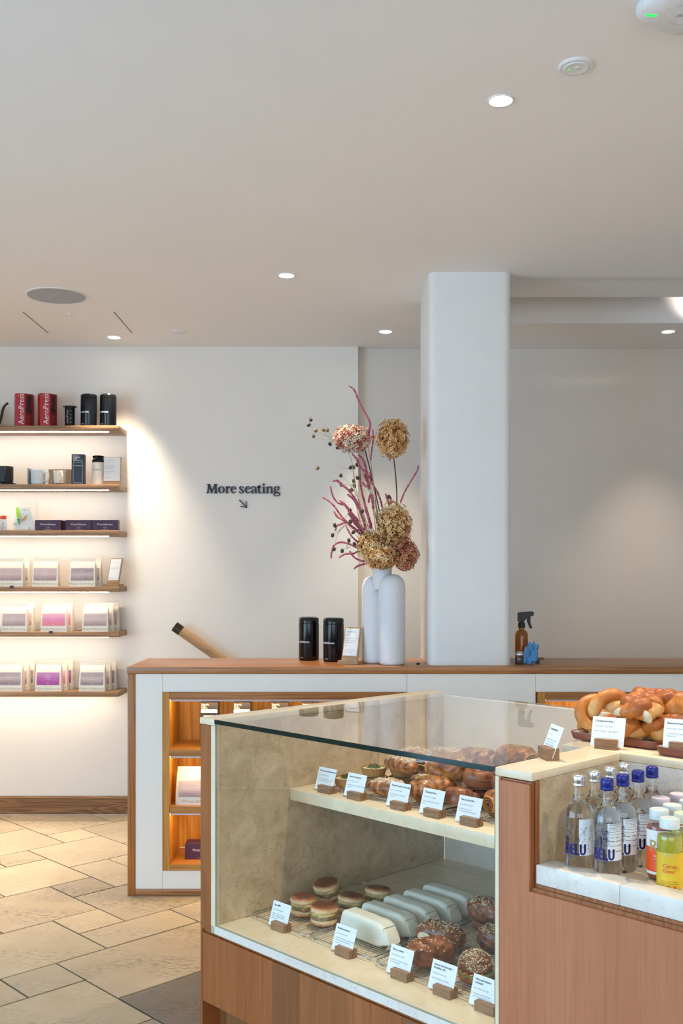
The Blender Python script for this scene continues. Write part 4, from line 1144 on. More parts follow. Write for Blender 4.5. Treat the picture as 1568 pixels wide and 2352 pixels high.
def hydrangea(c, rx, rz, ry, kind, n, label, stem, pal=None, top_heavy=0.0):
    t = thing('dried_hydrangea', label, 'dried flower', tuple(c), 0, 'dried hydrangeas in the white vase')
    b = MB()
    core = MB(); core.lathe([(0, -.5*rz)]+[(rx*.55*cos(a), rz*.55*sin(a)) for a in [(-PI/2+PI*k/10) for k in range(1, 10)]]+[(0, .5*rz)], 16)
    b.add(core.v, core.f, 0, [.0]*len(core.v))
    for k in range(2*n):
        inner = k >= n; z = 1-2*((k % n)+.5)/n; ph = k*2.39996+rf.uniform(-.2, .2); r = sqrt(1-z*z)
        nrm = Vector((r*cos(ph)/1, r*sin(ph), z))
        lump = 1+.13*mnoise.noise(nrm*2.2+Vector(c)*9)
        p = Vector((nrm.x*rx, nrm.y*ry, nrm.z*rz))*lump*(rf.uniform(.68, .84) if inner else rf.uniform(.88, 1.04))
        nn = (nrm+Vector((rf.uniform(-.5, .5), rf.uniform(-.5, .5), rf.uniform(-.3, .6)))).normalized()
        tx = nn.orthogonal().normalized(); tx = Matrix.Rotation(rf.uniform(0, 2*PI), 3, nn) @ tx; ty = nn.cross(tx)
        s = rf.uniform(.0085, .0135)
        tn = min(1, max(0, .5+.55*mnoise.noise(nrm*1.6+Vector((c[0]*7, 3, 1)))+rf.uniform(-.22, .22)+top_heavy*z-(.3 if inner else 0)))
        for q in range(4):                              # a floret of four curled sepals
            a = q*PI/2+rf.uniform(-.2, .2)
            d1 = tx*cos(a)+ty*sin(a); d2 = nn.cross(d1)
            cu = rf.uniform(.1, .7)
            P = [p+d1*s*.08, p+d1*s*.62+d2*s*.42+nn*s*cu*.35, p+d1*s*1.05+nn*s*cu, p+d1*s*.62-d2*s*.42+nn*s*cu*.35]
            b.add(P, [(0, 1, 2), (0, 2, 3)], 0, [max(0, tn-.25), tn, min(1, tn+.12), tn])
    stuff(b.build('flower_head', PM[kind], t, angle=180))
    if stem:
        pts = spline([tuple(Vector(p)-Vector(c)) for p in stem], 16)
        MB().tube(pts, .0030, 7).build('stem', M['stem_dark'], t)
    return t
S_ = FS
hydrangea(fp_(808, 1009, -.02), 43*S_, 31*S_, .075, 'cream', 300, 'pale cream and pink hydrangea head, upper one nearer the sign', [fp_(838, 1035, -.01), fp_(850, 1080), fp_(866, 1150), fp_(880, 1230), MOUTH+Vector((.0, 0, .02))])
hydrangea(fp_(901, 1008, -.01), 36*S_, 45*S_, .075, 'tan', 320, 'tall tan hydrangea head on its own dark stem near the column', [fp_(903, 1045), fp_(909, 1100), fp_(911, 1160), fp_(905, 1240), MOUTH+Vector((.012, 0, .02))], top_heavy=-.1)
hydrangea(fp_(904, 1208, -.035), 41*S_, 52*S_, .085, 'gold', 420, 'biggest golden hydrangea head above the vase mouth', [fp_(900, 1255, -.02), fp_(890, 1295, -.01), MOUTH+Vector((.008, -.01, .01))], top_heavy=.15)
hydrangea(fp_(850, 1254, -.03), 30*S_, 30*S_, .065, 'gold', 240, 'rosy beige hydrangea head low beside the pink stems', [fp_(860, 1275, -.02), fp_(874, 1300, -.01), MOUTH+Vector((-.012, -.012, .01))], top_heavy=-.1)
hydrangea(fp_(874, 1281, -.085), 35*S_, 26*S_, .060, 'gold', 260, 'creamy tan hydrangea head drooping over the vase neck', [fp_(876, 1290, -.05), fp_(879, 1302, -.03), MOUTH+Vector((0, -.02, .005))], top_heavy=.2)
hydrangea(fp_(929, 1274, -.045), 29*S_, 35*S_, .065, 'rust', 260, 'rust red hydrangea head drooping on the column side', [fp_(918, 1285, -.03), fp_(900, 1300, -.02), MOUTH+Vector((.018, -.012, .005))], top_heavy=-.1)

AM = petal_mat('amaranth', [(.20, .03, .07), (.40, .07, .13), (.58, .16, .19), (.68, .30, .28)])
am = [([(595, 45), (650, 85), (690, 180), (740, 290), (800, 390), (830, 470), (815, 570), (800, 660)], 1.0), ([(860, 525), (865, 640), (850, 760), (835, 880)], .8),
      ([(1380, 915), (1370, 970), (1300, 1090), (1230, 1210), (1180, 1330)], .9), ([(410, 1112), (460, 1105), (510, 1145), (600, 1225), (680, 1340), (730, 1460)], 1.1),
      ([(385, 1170), (415, 1280), (470, 1355), (560, 1390), (620, 1480), (700, 1570)], 1.0), ([(290, 1280), (360, 1320), (430, 1385), (520, 1510), (620, 1600), (700, 1660)], .9),
      ([(425, 1445), (470, 1510), (560, 1560), (650, 1640), (720, 1700)], 1.1), ([(575, 1255), (640, 1310), (700, 1410), (760, 1560), (780, 1660)], 1.2),
      ([(630, 810), (680, 870), (720, 960), (780, 1010), (820, 1080)], 1.2), ([(700, 800), (750, 850), (780, 930), (800, 1020)], 1.1),
      ([(715, 970), (720, 1100), (740, 1220), (770, 1340), (800, 1450), (850, 1600)], 1.0), ([(815, 1350), (820, 1300), (845, 1260), (858, 1300), (862, 1420)], 1.2),
      ([(845, 1120), (900, 1200), (940, 1290), (970, 1400)], 1.0), ([(440, 1660), (455, 1610), (500, 1590), (560, 1570), (640, 1620)], 1.0),
      ([(390, 1975), (400, 1890), (430, 1820), (500, 1790), (600, 1810), (680, 1850)], 1.0), ([(480, 1965), (550, 1925), (640, 1920), (700, 1890)], 1.0),
      ([(650, 2090), (690, 2060), (770, 2035)], 1.0), ([(600, 1890), (640, 1950), (700, 1990), (770, 2010)], 1.0), ([(1000, 1250), (1020, 1310), (1045, 1370)], 1.0),
      ([(1065, 1270), (1075, 1350)], .9), ([(490, 1325), (540, 1360), (580, 1410), (640, 1480), (700, 1560)], 1.3), ([(740, 1120), (800, 1165), (840, 1080), (832, 1000)], 1.2), ([(770, 1010), (790, 1060), (810, 1110), (825, 1180)], 1.5),
      ([(590, 1470), (640, 1530), (700, 1590), (760, 1660)], 1.5), ([(620, 1530), (700, 1620), (760, 1700)], 1.4), ([(760, 1330), (800, 1480), (840, 1640)], 1.3), ([(560, 1610), (620, 1720), (690, 1790)], .9)]
AMN = ['tallest pink amaranth stem, curling above the cream flower head', 'thin pink amaranth stem rising beside the cream flower head', 'lone pink amaranth stem leaning out towards the column', 'pink amaranth stem with hooked tip reaching towards the wall sign',
       'pink amaranth stem bending below the hooked one', 'pink amaranth stem stretching farthest towards the wall sign', 'pink amaranth stem just under the farthest reaching one', 'thick upright pink amaranth stem in the fan middle', 'short thick pink amaranth stem just under the cream flower head', 'pink amaranth stem hanging from the cream flower head',
       'long straight pink amaranth stem up the middle', 'pink amaranth stem curled over like a shepherd crook', 'pink amaranth stem running beside the dark hydrangea stalk', 'pink amaranth stem ending in a drooping bulb low on the side', 'lowest arching pink amaranth stem with its tip hanging down', 'pink amaranth stem lying flat over the vase shoulder', 'pink amaranth stem with round bud beside the vase neck', 'pink amaranth stem dropping to the vase neck', 'small pink amaranth tip behind the big golden flower head', 'smallest pink amaranth tip beside the lone seed pod', 'wavy pink amaranth stem in the thick of the fan']
for k, (pts, w) in enumerate(am):
    dy = rf.uniform(-.05, .05)
    a = [fc(x, y, dy) for x, y in pts]
    t = thing('amaranth_stem', (AMN[k] if k < len(AMN) else 'short magenta amaranth spike in the dense tangle of stems'), 'dried flower', tuple(a[-1]), 0, 'pink amaranth stems in the white vase')
    n = 8*len(a); q = spline([tuple(p-a[-1]) for p in a], n)
    b = MB(); R = [.0047*w*(.75+.25*sin(min(1, i/n*3)*PI/2))*(1+.22*rf.uniform(-1, 1)) for i in range(n)]; R[0] *= .6
    b.tube(q, R, 7, tones=[rf.uniform(.15, .95)*(.6+.4*(1-i/n)) for i in range(n)])
    for j in range(n*3):                                # fuzzy beads
        i = rf.randrange(n-1); f = rf.random(); p = Vector(q[i]).lerp(Vector(q[i+1]), f)
        d = Vector((rf.gauss(0, 1), rf.gauss(0, 1), rf.gauss(0, 1))).normalized()
        c_ = p+d*R[i]; s = .0022*w; tn = rf.random()
        o1 = d.orthogonal().normalized(); o2 = d.cross(o1)
        b.add([c_+o1*s, c_-o1*s*.5+o2*s*.87, c_-o1*s*.5-o2*s*.87, c_+d*s*1.1], [(0, 1, 3), (1, 2, 3), (2, 0, 3)], 0, [tn]*4)
    b.build('flower_spike', AM, t, angle=80)
    end = MOUTH-a[-1]+Vector((rf.uniform(-.025, .015), 0, 0)); mid = end*.5+Vector((.01, 0, .012))
    MB().tube(spline([(0, 0, 0), tuple(mid), tuple(end)], 10), .0018, 5).build('stem', M['stem_tan'], t)
NG = plain('dark_seed_pod', (.065, .05, .035), .8, nscale=300, namp=.5)
NT = plain('brown_seed_pod', (.22, .14, .075), .8, nscale=300, namp=.5)
pod = MB(); pod.lathe([(0, -.010), (.005, -.0085), (.0082, -.003), (.0088, .002), (.0072, .007), (.004, .0092), (0, .0095)], 10)
for k in range(7):
    a = 2*PI*k/7; pod.tube([(.004*cos(a), .004*sin(a), .008), (.0085*cos(a), .0085*sin(a), .0135)], [.0012, .0004], 4)
for k in range(5):
    a = 2*PI*k/5+.3; pod.tube([(.004*cos(a), .004*sin(a), -.007), (.012*cos(a), .012*sin(a), -.004)], [.0007, .0003], 3)
pod_d = pod.mesh('seed_pod', NG); pod_b = pod.mesh('seed_pod', NT)
sprays = [('high up beyond the cream flower head', (615, 850), (700, 1500), [(168, 428, 0), (143, 485, 0), (222, 548, 1), (197, 605, 1), (308, 540, 1), (352, 540, 1), (382, 697, 0), (462, 735, 0)], (430, 670)),
          ('arching out beside the wall sign', (640, 985), (720, 1400), [(240, 965, 1), (610, 955, 0), (645, 955, 1), (685, 920, 0), (690, 1070, 0)], (600, 970)),
          ('in the middle of the pink stems', (668, 1240), (740, 1420), [(502, 1040, 0), (648, 1105, 0), (655, 1160, 1), (625, 1205, 1), (508, 1150, 1)], (620, 1160)),
          ('short and low on the sign side', (560, 1600), (700, 1750), [(435, 1610, 0), (410, 1720, 0), (425, 1875, 0), (610, 1565, 0), (600, 1440, 0), (740, 1455, 0)], (470, 1690)),
          ('lowest, hanging over the vase shoulder', (680, 1830), (760, 1900), [(517, 1895, 0), (592, 1778, 0), (655, 1815, 0), (640, 1685, 0)], (560, 1870)),
          ('by itself above the golden flower head', (1050, 1340), (1040, 1480), [(1040, 1290, 0)], (1045, 1320))]
for where, root_, base_, pods, joint in sprays:
    dy = rf.uniform(-.06, .0)
    r0 = fc(*base_, dy)
    t = thing('seed_pod_spray', 'wiry spray of dark dried seed pods, '+where, 'dried flower', tuple(r0), 0, 'seed pod sprays in the white vase')
    b = MB()
    j = fc(*joint, dy)-r0; rt_ = fc(*root_, dy)-r0
    b.tube(spline([tuple(MOUTH-r0), (0, 0, 0), tuple(rt_), tuple(j)], 20), [.0015]*14+[.0011]*6, 5)
    for (x, y, br) in pods:
        e = fc(x, y, dy+rf.uniform(-.015, .015))-r0
        m_ = j.lerp(e, .5)+Vector((0, 0, rf.uniform(-.008, .012)))
        st = j if (e-j).length < .18 else rt_
        b.tube(spline([tuple(st), tuple(st.lerp(e, .5)+Vector((0, 0, .006))), tuple(e)], 8), .0008, 4)
        inst('seed_pod', pod_b if br else pod_d, t, tuple(e), (rf.uniform(-.8, .8), rf.uniform(-.8, .8), rf.uniform(0, 6)))
    b.build('stem', M['stem_tan'], t)

# --- right of the column: spray bottle, cloth, jar
t = thing('spray_bottle', 'amber glass spray bottle with a black trigger beside the column', 'spray bottle', (.918, 5.13, CZ))
MB().lathe([(0, .001), (.030, .001), (.033, .005), (.033, .135), (.031, .150), (.024, .163), (.0145, .168), (.0135, .182)], 36, close=False).build('bottle', M['amber'], t)
MB().lathe([(0, .003), (.029, .003), (.0318, .007), (.0318, .120), (0, .120)], 36).build('liquid', M['amber_liquid'], t)
MB().lathe([(0, .178), (.0175, .178), (.0175, .20), (.013, .207), (.011, .22), (0, .22)], 28).build('collar', M['black_matt'], t)
b = MB(); prof_ = [(-.019, .212), (-.010, .208), (.012, .212), (.026, .230), (.034, .238), (.060, .240), (.061, .259), (.05, .262), (-.012, .258), (-.019, .252)]
b.prism(prof_, -.011, .011, Mf); b.build('spray_head', M['black_matt'], t, angle=30)
MB().tube(spline([(.038, 0, .243), (.036, 0, .222), (.039, 0, .200), (.047, 0, .182), (.052, 0, .176)], 12), [.006]*5+[.0045]*5+[.0025]*2, 8, flat=1.5).build('trigger', M['black_matt'], t)
t = thing('glass_shaker', 'small dark glass shaker jar with a metal collar beside the column', 'jar', (.893, 5.045, CZ))
MB().lathe([(0, .001), (.022, .001), (.0245, .006), (.0245, .042), (.021, .048)], 28, close=False).build('jar', M['bottle_glass'], t)
MB().lathe([(0, .003), (.020, .003), (.0225, .007), (.0225, .036), (0, .038)], 24).build('contents', plain('dark_grounds', (.05, .03, .025), .8, nscale=300, namp=.6), t)
MB().lathe([(.0225, .046), (.0235, .049), (.0225, .053), (.019, .058), (.010, .066), (0, .068)], 28, close=False).build('lid', M['alu'], t)
t = thing('cleaning_cloth', 'crumpled blue ribbed cleaning cloth beside the amber bottle', 'cloth', (.946, 5.035, CZ+.001))
m, nt, bs = mat('blue_cloth')
wv = nd(nt, 'ShaderNodeTexWave'); wv.inputs['Scale'].default_value = 52; wv.inputs['Distortion'].default_value = .8; lk(nt, coords(nt, (1, 1, 1), (0, .6, .3)), wv.inputs['Vector'])
lk(nt, ramp(nt, wv.outputs['Fac'], [(.2, (.035, .14, .33)), (.8, (.16, .40, .66))]), bs.inputs['Base Color']); bs.inputs['Roughness'].default_value = .9
bump(nt, bs, wv.outputs['Fac'], .6, .003)
b = MB(); nu, nv_ = 40, 26
vs = []
for i in range(nv_):
    for k in range(nu):
        ph = 2*PI*k/nu; th = PI*i/(nv_-1)
        d = Vector((sin(th)*cos(ph), sin(th)*sin(ph), cos(th)))
        r = .026*(1+.42*sin(ph*3+th*2.0+.5)*sin(th)+.30*sin(ph*5-th*4)*sin(th)**2+.35*mnoise.noise(d*2.1+Vector((4, 1, 2))))
        p = Vector((d.x*r*1.02+.010*cos(th), d.y*r*.85, d.z*r*2.0))
        p.z = max(p.z+.050, .0005); vs.append(p)
fs = [(i*nu+k, (i+1)*nu+k, (i+1)*nu+(k+1) % nu, i*nu+(k+1) % nu) for i in range(nv_-1) for k in range(nu)]
b.add(vs, fs); b.build('cloth', m, t, angle=180)
t = thing('wooden_brush', 'small dark wooden brush handle behind the blue cloth', 'brush', (1.005, 5.10, CZ))
b = MB(); b.rbox(-.026, .022, -.008, .008, .016, .030, .003, 2); b.build('handle', M['block'], t)
b = MB(); b.rbox(-.022, -.002, -.006, .006, 0, .0165, .001, 1); b.build('bristles', M['black_matt'], t)
t = thing('coffee_bean', 'single dark coffee bean lying on the counter by the column', 'coffee bean', (.382, 5.02, CZ))
b = MB(); b.lathe([(0, 0), (.008, .002), (.010, .006), (.007, .011), (0, .013)], 14); b.xf(Matrix.Diagonal((1, .75, .8, 1))); b.build('bean', plain('roasted_bean', (.02, .012, .008), .4), t)
# ============================================================ PRICE CARDS IN OAK BLOCKS
def card_block(t_u, t_v, z, label_b, label_c, lines, rot=0.0, w=.063, d=.034, h=.025, cw=.089, ch=.078, off=-.030, lean=18, group='oak blocks holding price cards'):
    """block with a slanting slot; the card stands in it"""
    p = CW(t_u, t_v, z)
    b = thing('card_block', label_b, 'card holder', tuple(p), TH+rot, group)
    la = radians(lean); g = .0016
    s0 = d*.42
    def sl(zz, side): return s0+(zz-.005)*math.tan(la)+side*g
    poly = [(0, 0), (d, 0), (d, h), (sl(h, 1), h), (sl(.005, 1), .005), (sl(.005, -1), .005), (sl(h, -1), h), (0, h)]
    MB().prism(poly, 0, w, Matrix(((0, 0, 1, 0), (1, 0, 0, 0), (0, 1, 0, 0), (0, 0, 0, 1)))).build('block', M['block'], b, smooth=False)
    c = thing('price_card', label_c, 'price card', tuple(p), TH+rot, 'white price cards')
    Mx = Tr(off, s0, .0056) @ Rx(-la)
    q = MB(); q.rbox(0, cw, -.0004, .0004, 0, ch, .0003, 1); q.xf(Mx); q.build('card', M['card'], c, smooth=False)
    def f(x, y): return tuple(Mx @ Vector((x, -.0009, y)))
    q = MB(); y = ch-.0145
    for k, ln in enumerate(lines[0]):
        put_text(q, ln, .0082, lambda a, bb, y=y: f(.008+a, y+bb), spacing=.94)
        put_text(q, ln, .0082, lambda a, bb, y=y: f(.0083+a, y+bb), spacing=.94); y -= .0085
    q.build('title', M['ink'], c, smooth=False)
    q = MB(); q.add([f(.008+word_width(lines[0][0], .0082, .94)+.002 if len(lines[0]) < 2 else .03, ch-.010), f(cw-.008, ch-.010), f(cw-.008, ch-.0103), f(.03, ch-.0103)], [(0, 1, 2, 3)])
    y -= .0055
    put_text(q, lines[1], .0056, lambda a, bb, y=y: f(.008+a, y+bb)); y -= .013
    for ln in lines[2]:
        put_text(q, ln, .0054, lambda a, bb, y=y: f(.008+a, y+bb)); y -= .0068
    q.build('text', M['ink_soft'], c, smooth=False)
    return b, c
EAT = 'Eat in 4.80 / Out 4.00'
ucards = [(.197, .360, 'Mushroom and potato tart.', ['With roasted vegetables, cheese', 'and a herb crust, served warm'], 'first card from the marble end wall, upper shelf'),
          (.343, .360, 'Almond croissant.', ['Almonds, butter and croissant dough', 'flaky crust'], 'second card from the marble end wall, upper shelf'),
          (.543, .358, 'Pistachio pain au chocolat.', ['Pistachio cream with chocolate', 'flaky crust'], 'third card from the marble end wall, upper shelf'),
          (.685, .359, 'Cinnamon bun.', ['Brioche pastry with cinnamon,', 'butter'], 'fourth card from the marble end wall, upper shelf'),
          (.832, .358, 'Pain au chocolat.', ['All-butter pastry with', 'dark chocolate filling in batons'], 'fifth card, nearest the oak side, upper shelf')]
for u, v, ti, body, wh in ucards:
    card_block(u, v, .805, 'oak block under the '+ti.rstrip('.').lower()+' card', 'white card reading '+ti.rstrip('.')+', '+wh, ([ti], EAT, body))
lcards = [(.232, .121, ['Egg muffin.'], ['Muffin with egg, sausage and', 'cheese, wilted baby spinach', 'and butter'], 'beside the muffins'),
          (.538, .118, ['Breakfast burrito.'], ['Chorizo, black beans, scrambled egg,', 'cheese, rice and avocado salsa', 'in a wrap'], 'before the wrapped burritos'),
          (.777, .112, ['Pain au raisins.'], ['with pastry, Cinnamon, raisins,', 'and brown sugar'], 'before the seeded pastries'),
          (.937, .112, ['Salmon and avocado', 'breakfast roll.'], ['with Hollandaise and lemon'], 'before the salmon roll'),
          (1.083, .112, ['Ham and cheese', 'croissant.'], ['Croissant pastry with ham', 'and cheese baked in the oven'], 'cut off by the oak side')]
for u, v, ti, body, wh in lcards:
    card_block(u, v, ZD, 'oak block under the '+' '.join(ti).rstrip('.').lower()+' card', 'white card reading '+' '.join(ti).rstrip('.')+', '+wh, (ti, EAT, body))
card_block(1.228, .195, ZT, 'oak block turned aslant on the marble arm', 'narrow white notice card standing aslant on the marble arm', (['Opening hours'], 'Mon - Fri', ['Weekdays from seven thirty', 'until six in the evening,', 'weekends from eight thirty', 'until six']), rot=radians(-34), h=.030, cw=.084, ch=.084, off=-.018, lean=22)
card_block(1.262, .412, ZT, 'oak block on the marble before the cardamom buns', 'white card reading Cardamom bun on the marble slab', (['Cardamom bun.'], EAT, ['with Cardamom sugar, butter']), rot=radians(14), w=.060, h=.027, ch=.082, cw=.092, off=-.016)

# ============================================================ WIRE RACKS
def rack(name_loc, w, d, label, rot=0.0, step=.0125, group='wire cooling racks'):
    u, v, z = name_loc
    t = thing('cooling_rack', label, 'cooling rack', tuple(CW(u, v, z)), TH+rot, group)
    h = .0125; r = .02
    rr = rounded_rect(0, w, 0, d, r, 4); rr.append(rr[0])
    MB().tube([(x, y, h) for x, y in rr], .0024, 6, cap=False).build('frame', M['steel'], t)
    b = MB(); n = int(d/step)
    for k in range(1, n): b.tube([(.002, k*d/n, h), (w-.002, k*d/n, h)], .0010, 4)
    m_ = max(3, int(w/.045))
    for k in range(1, m_): b.tube([(k*w/m_, .002, h-.002), (k*w/m_, d-.002, h-.002)], .0012, 4)
    stuff(b.build('wires', M['steel'], t))
    for x, y in ((.02, .012), (w-.02, .012), (.02, d-.012), (w-.02, d-.012)):
        MB().tube([(x-.012, y, h), (x-.008, y, .0016), (x+.008, y, .0016), (x+.012, y, h)], .0016, 6).build('foot', M['steel'], t)
    return t
ZDR = ZD-.002
rack((.092, .150, ZDR), .285, .52, 'wire rack under the egg muffins', radians(-2))
rack((.384, .148, ZDR), .275, .62, 'wire rack under the wrapped burritos', radians(1))
rack((.678, .146, ZDR), .50, .80, 'wide wire rack under the seeded rolls')
rack((.250, .405, .805), .46, .58, 'wire rack under the croissants on the marble shelf')
rack((.715, .405, .805), .46, .58, 'wire rack under the cinnamon buns on the marble shelf')
ZR = ZDR+.0140; ZS = .805+.0140

# ============================================================ PASTRY
BK = {'croissant': baked('croissant_crust', (.13, .030, .006), (.47, .165, .033), (.74, .38, .11), .34, 30, dust=.0),
      'dusted': baked('dusted_crust', (.12, .028, .007), (.40, .135, .03), (.66, .32, .10), .42, 30, dust=.85),
      'dark': baked('dark_roll_crust', (.10, .026, .009), (.30, .095, .03), (.52, .22, .075), .36, 34),
      'bun': baked('glossy_bun_crust', (.30, .075, .010), (.58, .21, .035), (.80, .52, .20), .45, 24, coat=.08),
      'loaf': baked('loaf_crust', (.10, .025, .007), (.30, .095, .02), (.50, .21, .06), .6, 60),
      'muffin': baked('muffin_crust', (.12, .026, .008), (.46, .18, .06), (.78, .58, .34), .5, 45),
      'tart': baked('tart_crust', (.30, .12, .03), (.52, .28, .09), (.68, .44, .19), .5, 24)}
M['crumb'] = plain('bread_crumb', (.74, .62, .42), .8, nscale=60, namp=.2)
M['seed'] = plain('pale_seeds', (.74, .60, .40), .6, nscale=400, namp=.4)
M['flake'] = plain('almond_flakes', (.72, .55, .33), .6, nscale=90, namp=.3)
M['pist'] = plain('pistachio_crumbs', (.48, .42, .17), .7, nscale=200, namp=.4)
M['green'] = plain('chopped_greens', (.10, .19, .025), .6, nscale=200, namp=.5)
M['mush'] = plain('mushroom_bits', (.15, .09, .035), .6, nscale=120, namp=.4)
M['custard'] = plain('pale_filling', (.72, .62, .36), .5, nscale=40, namp=.1)
M['egg'] = plain('egg_layer', (.52, .42, .16), .5, nscale=90, namp=.3)
M['sausage'] = plain('sausage_layer', (.26, .17, .085), .6, nscale=120, namp=.5)
M['wrap'] = plain('wax_paper_wrap', (.74, .76, .67), .5, nscale=9, namp=.06, bmp=.5, bscale=28)
M['choc'] = plain('dark_chocolate', (.03, .012, .007), .4)
rp = random.Random(21)
def surf_scatter(b, polys, n, size, flat=.35, stretch=1.8):
    """small chips strewn evenly over the given faces"""
    if not polys: return
    cum = []; tot = 0
    for vs, nn, ar in polys: tot += ar; cum.append(tot)
    for _ in range(n):
        vs, nn, ar = polys[min(bisect.bisect_left(cum, rp.random()*tot), len(polys)-1)]
        f, g = rp.random(), rp.random()
        p = vs[0].lerp(vs[1], f).lerp((vs[3] if len(vs) > 3 else vs[2]).lerp(vs[2], f), g)
        nn = (nn+Vector((rp.uniform(-.3, .3), rp.uniform(-.3, .3), rp.uniform(-.2, .3)))).normalized()
        x = Matrix.Rotation(rp.uniform(0, 6.28), 3, nn) @ nn.orthogonal().normalized(); y = nn.cross(x)
        s = size*rp.uniform(.6, 1.2); p = p+nn*.0008
        b.add([p-x*s*stretch/2, p-y*s/2, p+x*s*stretch/2, p+y*s/2, p+nn*s*flat], [(0, 1, 4), (1, 2, 4), (2, 3, 4), (3, 0, 4), (3, 2, 1, 0)])
def top_samples(me, zmin=.35, box=None):
    return [([me.vertices[i].co.copy() for i in p.vertices], p.normal.copy(), p.area) for p in me.polygons if p.normal.z > zmin and len(p.vertices) < 5]
def croissant_mesh(L=.15, R0=.036, bend=.35, seg=7, flat=.86, seed=0):
    b = MB(); n, m_ = 64, 26; vs = []; tn = []
    for i in range(n+1):
        t = i/n*2-1
        a = t*bend*1.6
        c = Vector((L/2*t*(1-.06*t*t), -bend*.06*(1-cos(a))*6, 0))
        d = Vector((1, -bend*.5*sin(a)*1.2, 0)).normalized()
        e = (max(0, 1-abs(t)**2.4))**.62
        ph = (abs(t)*seg*.5) % 1.0
        step = 1-ph*1.0                                   # each wrapped layer stands proud, then dips to the next
        r = R0*max(.05, e)*(.95+.085*step)
        sidev = Vector((-d.y, d.x, 0))
        for k in range(m_):
            th = 2*PI*k/m_
            tw = .012*mnoise.noise(Vector((t*3, cos(th)*1.5, sin(th)*1.5+seed)))
            rr = r*(1+.05*cos(th*2)+tw*4)
            z = rr*sin(th)*flat
            vs.append(c+sidev*(rr*cos(th)*1.08)+Vector((0, 0, z)))
            tn.append(min(1, max(0, (.42*ph**1.5)+.16+.40*mnoise.noise(Vector((t*5, th, seed)))+(.28 if sin(th) < -.4 else 0))))
    zmin = min(v.z for v in vs)
    for v in vs: v.z = max(v.z-zmin-.004, 0)
    fs = [(i*m_+k, i*m_+(k+1) % m_, (i+1)*m_+(k+1) % m_, (i+1)*m_+k) for i in range(n) for k in range(m_)]
    fs += [tuple(reversed(range(m_))), tuple(n*m_+k for k in range(m_))]
    b.add(vs, fs, 0, tn); return b
def roll_mesh(L=.115, W=.085, H=.065, turns=2.3, seed=0):
    """laminated roll: spiral showing at both ends, sheet edge running along the top"""
    b = MB(); n, m_ = 30, 54; vs = []; tn = []
    for i in range(n+1):
        t = i/n*2-1
        e = (1-abs(t)**7)**.5 if abs(t) < 1 else .55
        e = max(e, .62)
        for k in range(m_):
            th = 2*PI*k/m_
            lay = (th*5/PI+abs(t)*1.6+.35*mnoise.noise(Vector((t*2, 0, seed)))) % 1.0
            se = (abs(cos(th))**2.6+abs(sin(th))**2.6)**(-1/2.6)
            r = se*(1-.055*lay+.055*mnoise.noise(Vector((cos(th)*2, sin(th)*2+t*1.4, seed))))*e
            vs.append(Vector((L/2*t*(1+.04*mnoise.noise(Vector((cos(th), sin(th), seed)))), W/2*r*cos(th), H/2*r*sin(th))))
            tn.append(min(1, max(0, .36*lay+.18+.42*mnoise.noise(Vector((t*4, th*1.3, seed+3))))))
    fs = [(i*m_+k, i*m_+(k+1) % m_, (i+1)*m_+(k+1) % m_, (i+1)*m_+k) for i in range(n) for k in range(m_)]
    b.add(vs, fs, 0, tn)
    for sgn, base in ((-1, 0), (1, n*m_)):               # spiral faces
        rings = [[base+k for k in range(m_)]]
        for q, (f, dx) in enumerate(((.86, .006), (.70, .0015), (.62, .0065), (.44, .002), (.36, .006), (.14, .003))):
            st = len(b.v)
            b.add([(vs[base+k].x+sgn*dx, vs[base+k].y*f, vs[base+k].z*f) for k in range(m_)], [], 0, [(.85, .1, .8, .1, .75, .1)[q]]*m_)
            rings.append([st+k for k in range(m_)])
        for r0_, r1_ in zip(rings[:-1], rings[1:]):
            for k in range(m_):
                f = (r0_[k], r0_[(k+1) % m_], r1_[(k+1) % m_], r1_[k])
                b.f.append(f if sgn > 0 else f[::-1]); b.mi.append(0)
        b.f.append(tuple(rings[-1]) if sgn > 0 else tuple(reversed(rings[-1]))); b.mi.append(0)
    zm = min(v[2] for v in b.v); b.v = [(x, y, max(z-zm-.003, 0)) for x, y, z in b.v]
    return b
def coil_mesh(R=.048, H=.06, turns=2.6, seed=0):
    """cinnamon bun: one strip of dough wound in a rising coil"""
    b = MB(); P = []; rad = []; tn = []; n = 120
    for i in range(n+1):
        f = i/n; a = f*turns*2*PI
        r = R*(1-f*.93)
        P.append((r*cos(a), r*sin(a), .024+.020*f+.003*mnoise.noise(Vector((a, 0, seed))))); rad.append(.0145*(1-.25*f)); tn.append(.25+.3*(i % 7)/7+.2*mnoise.noise(Vector((a*2, 1, seed))))
    b.tube(P, rad, 12, tones=tn, flat=1.7)
    b.lathe([(0, 0), (R*.95, 0), (R*1.08, .012), (R*1.05, .028), (R*.6, .036), (0, .036)], 28, tones=[.3, .4, .5, .2, .05, .05])
    return b
def pastry(kind, name, mesh, m, loc, rotz, label, cat='pastry', group=None, rx=0.0, ry=0.0, part='crust'):
    t = thing(name, label, cat, loc, rotz, group); t.rotation_euler = (rx, ry, rotz)
    o = inst(part, mesh, t)
    return t
def loc(u, v, z): return tuple(CW(u, v, z))
cro = [croissant_mesh(.168, .036, .34, 6, seed=s).mesh('crust', BK['dusted'], angle=60) for s in (1, 5)]
def flakes_for(me, n, size, m, name, t, zmin=.45):
    b = MB(); surf_scatter(b, top_samples(me, zmin), n, size); stuff(b.build(name, m, t, smooth=False))
def crois(i, p, rz, label, rx=0, n=60):
    t = pastry('c', 'almond_croissant', cro[i], None, p, rz, label, 'croissant', 'almond croissants on the marble shelf', rx)
    flakes_for(cro[i], n, .0085, M['flake'], 'almond_flakes', t, .80)
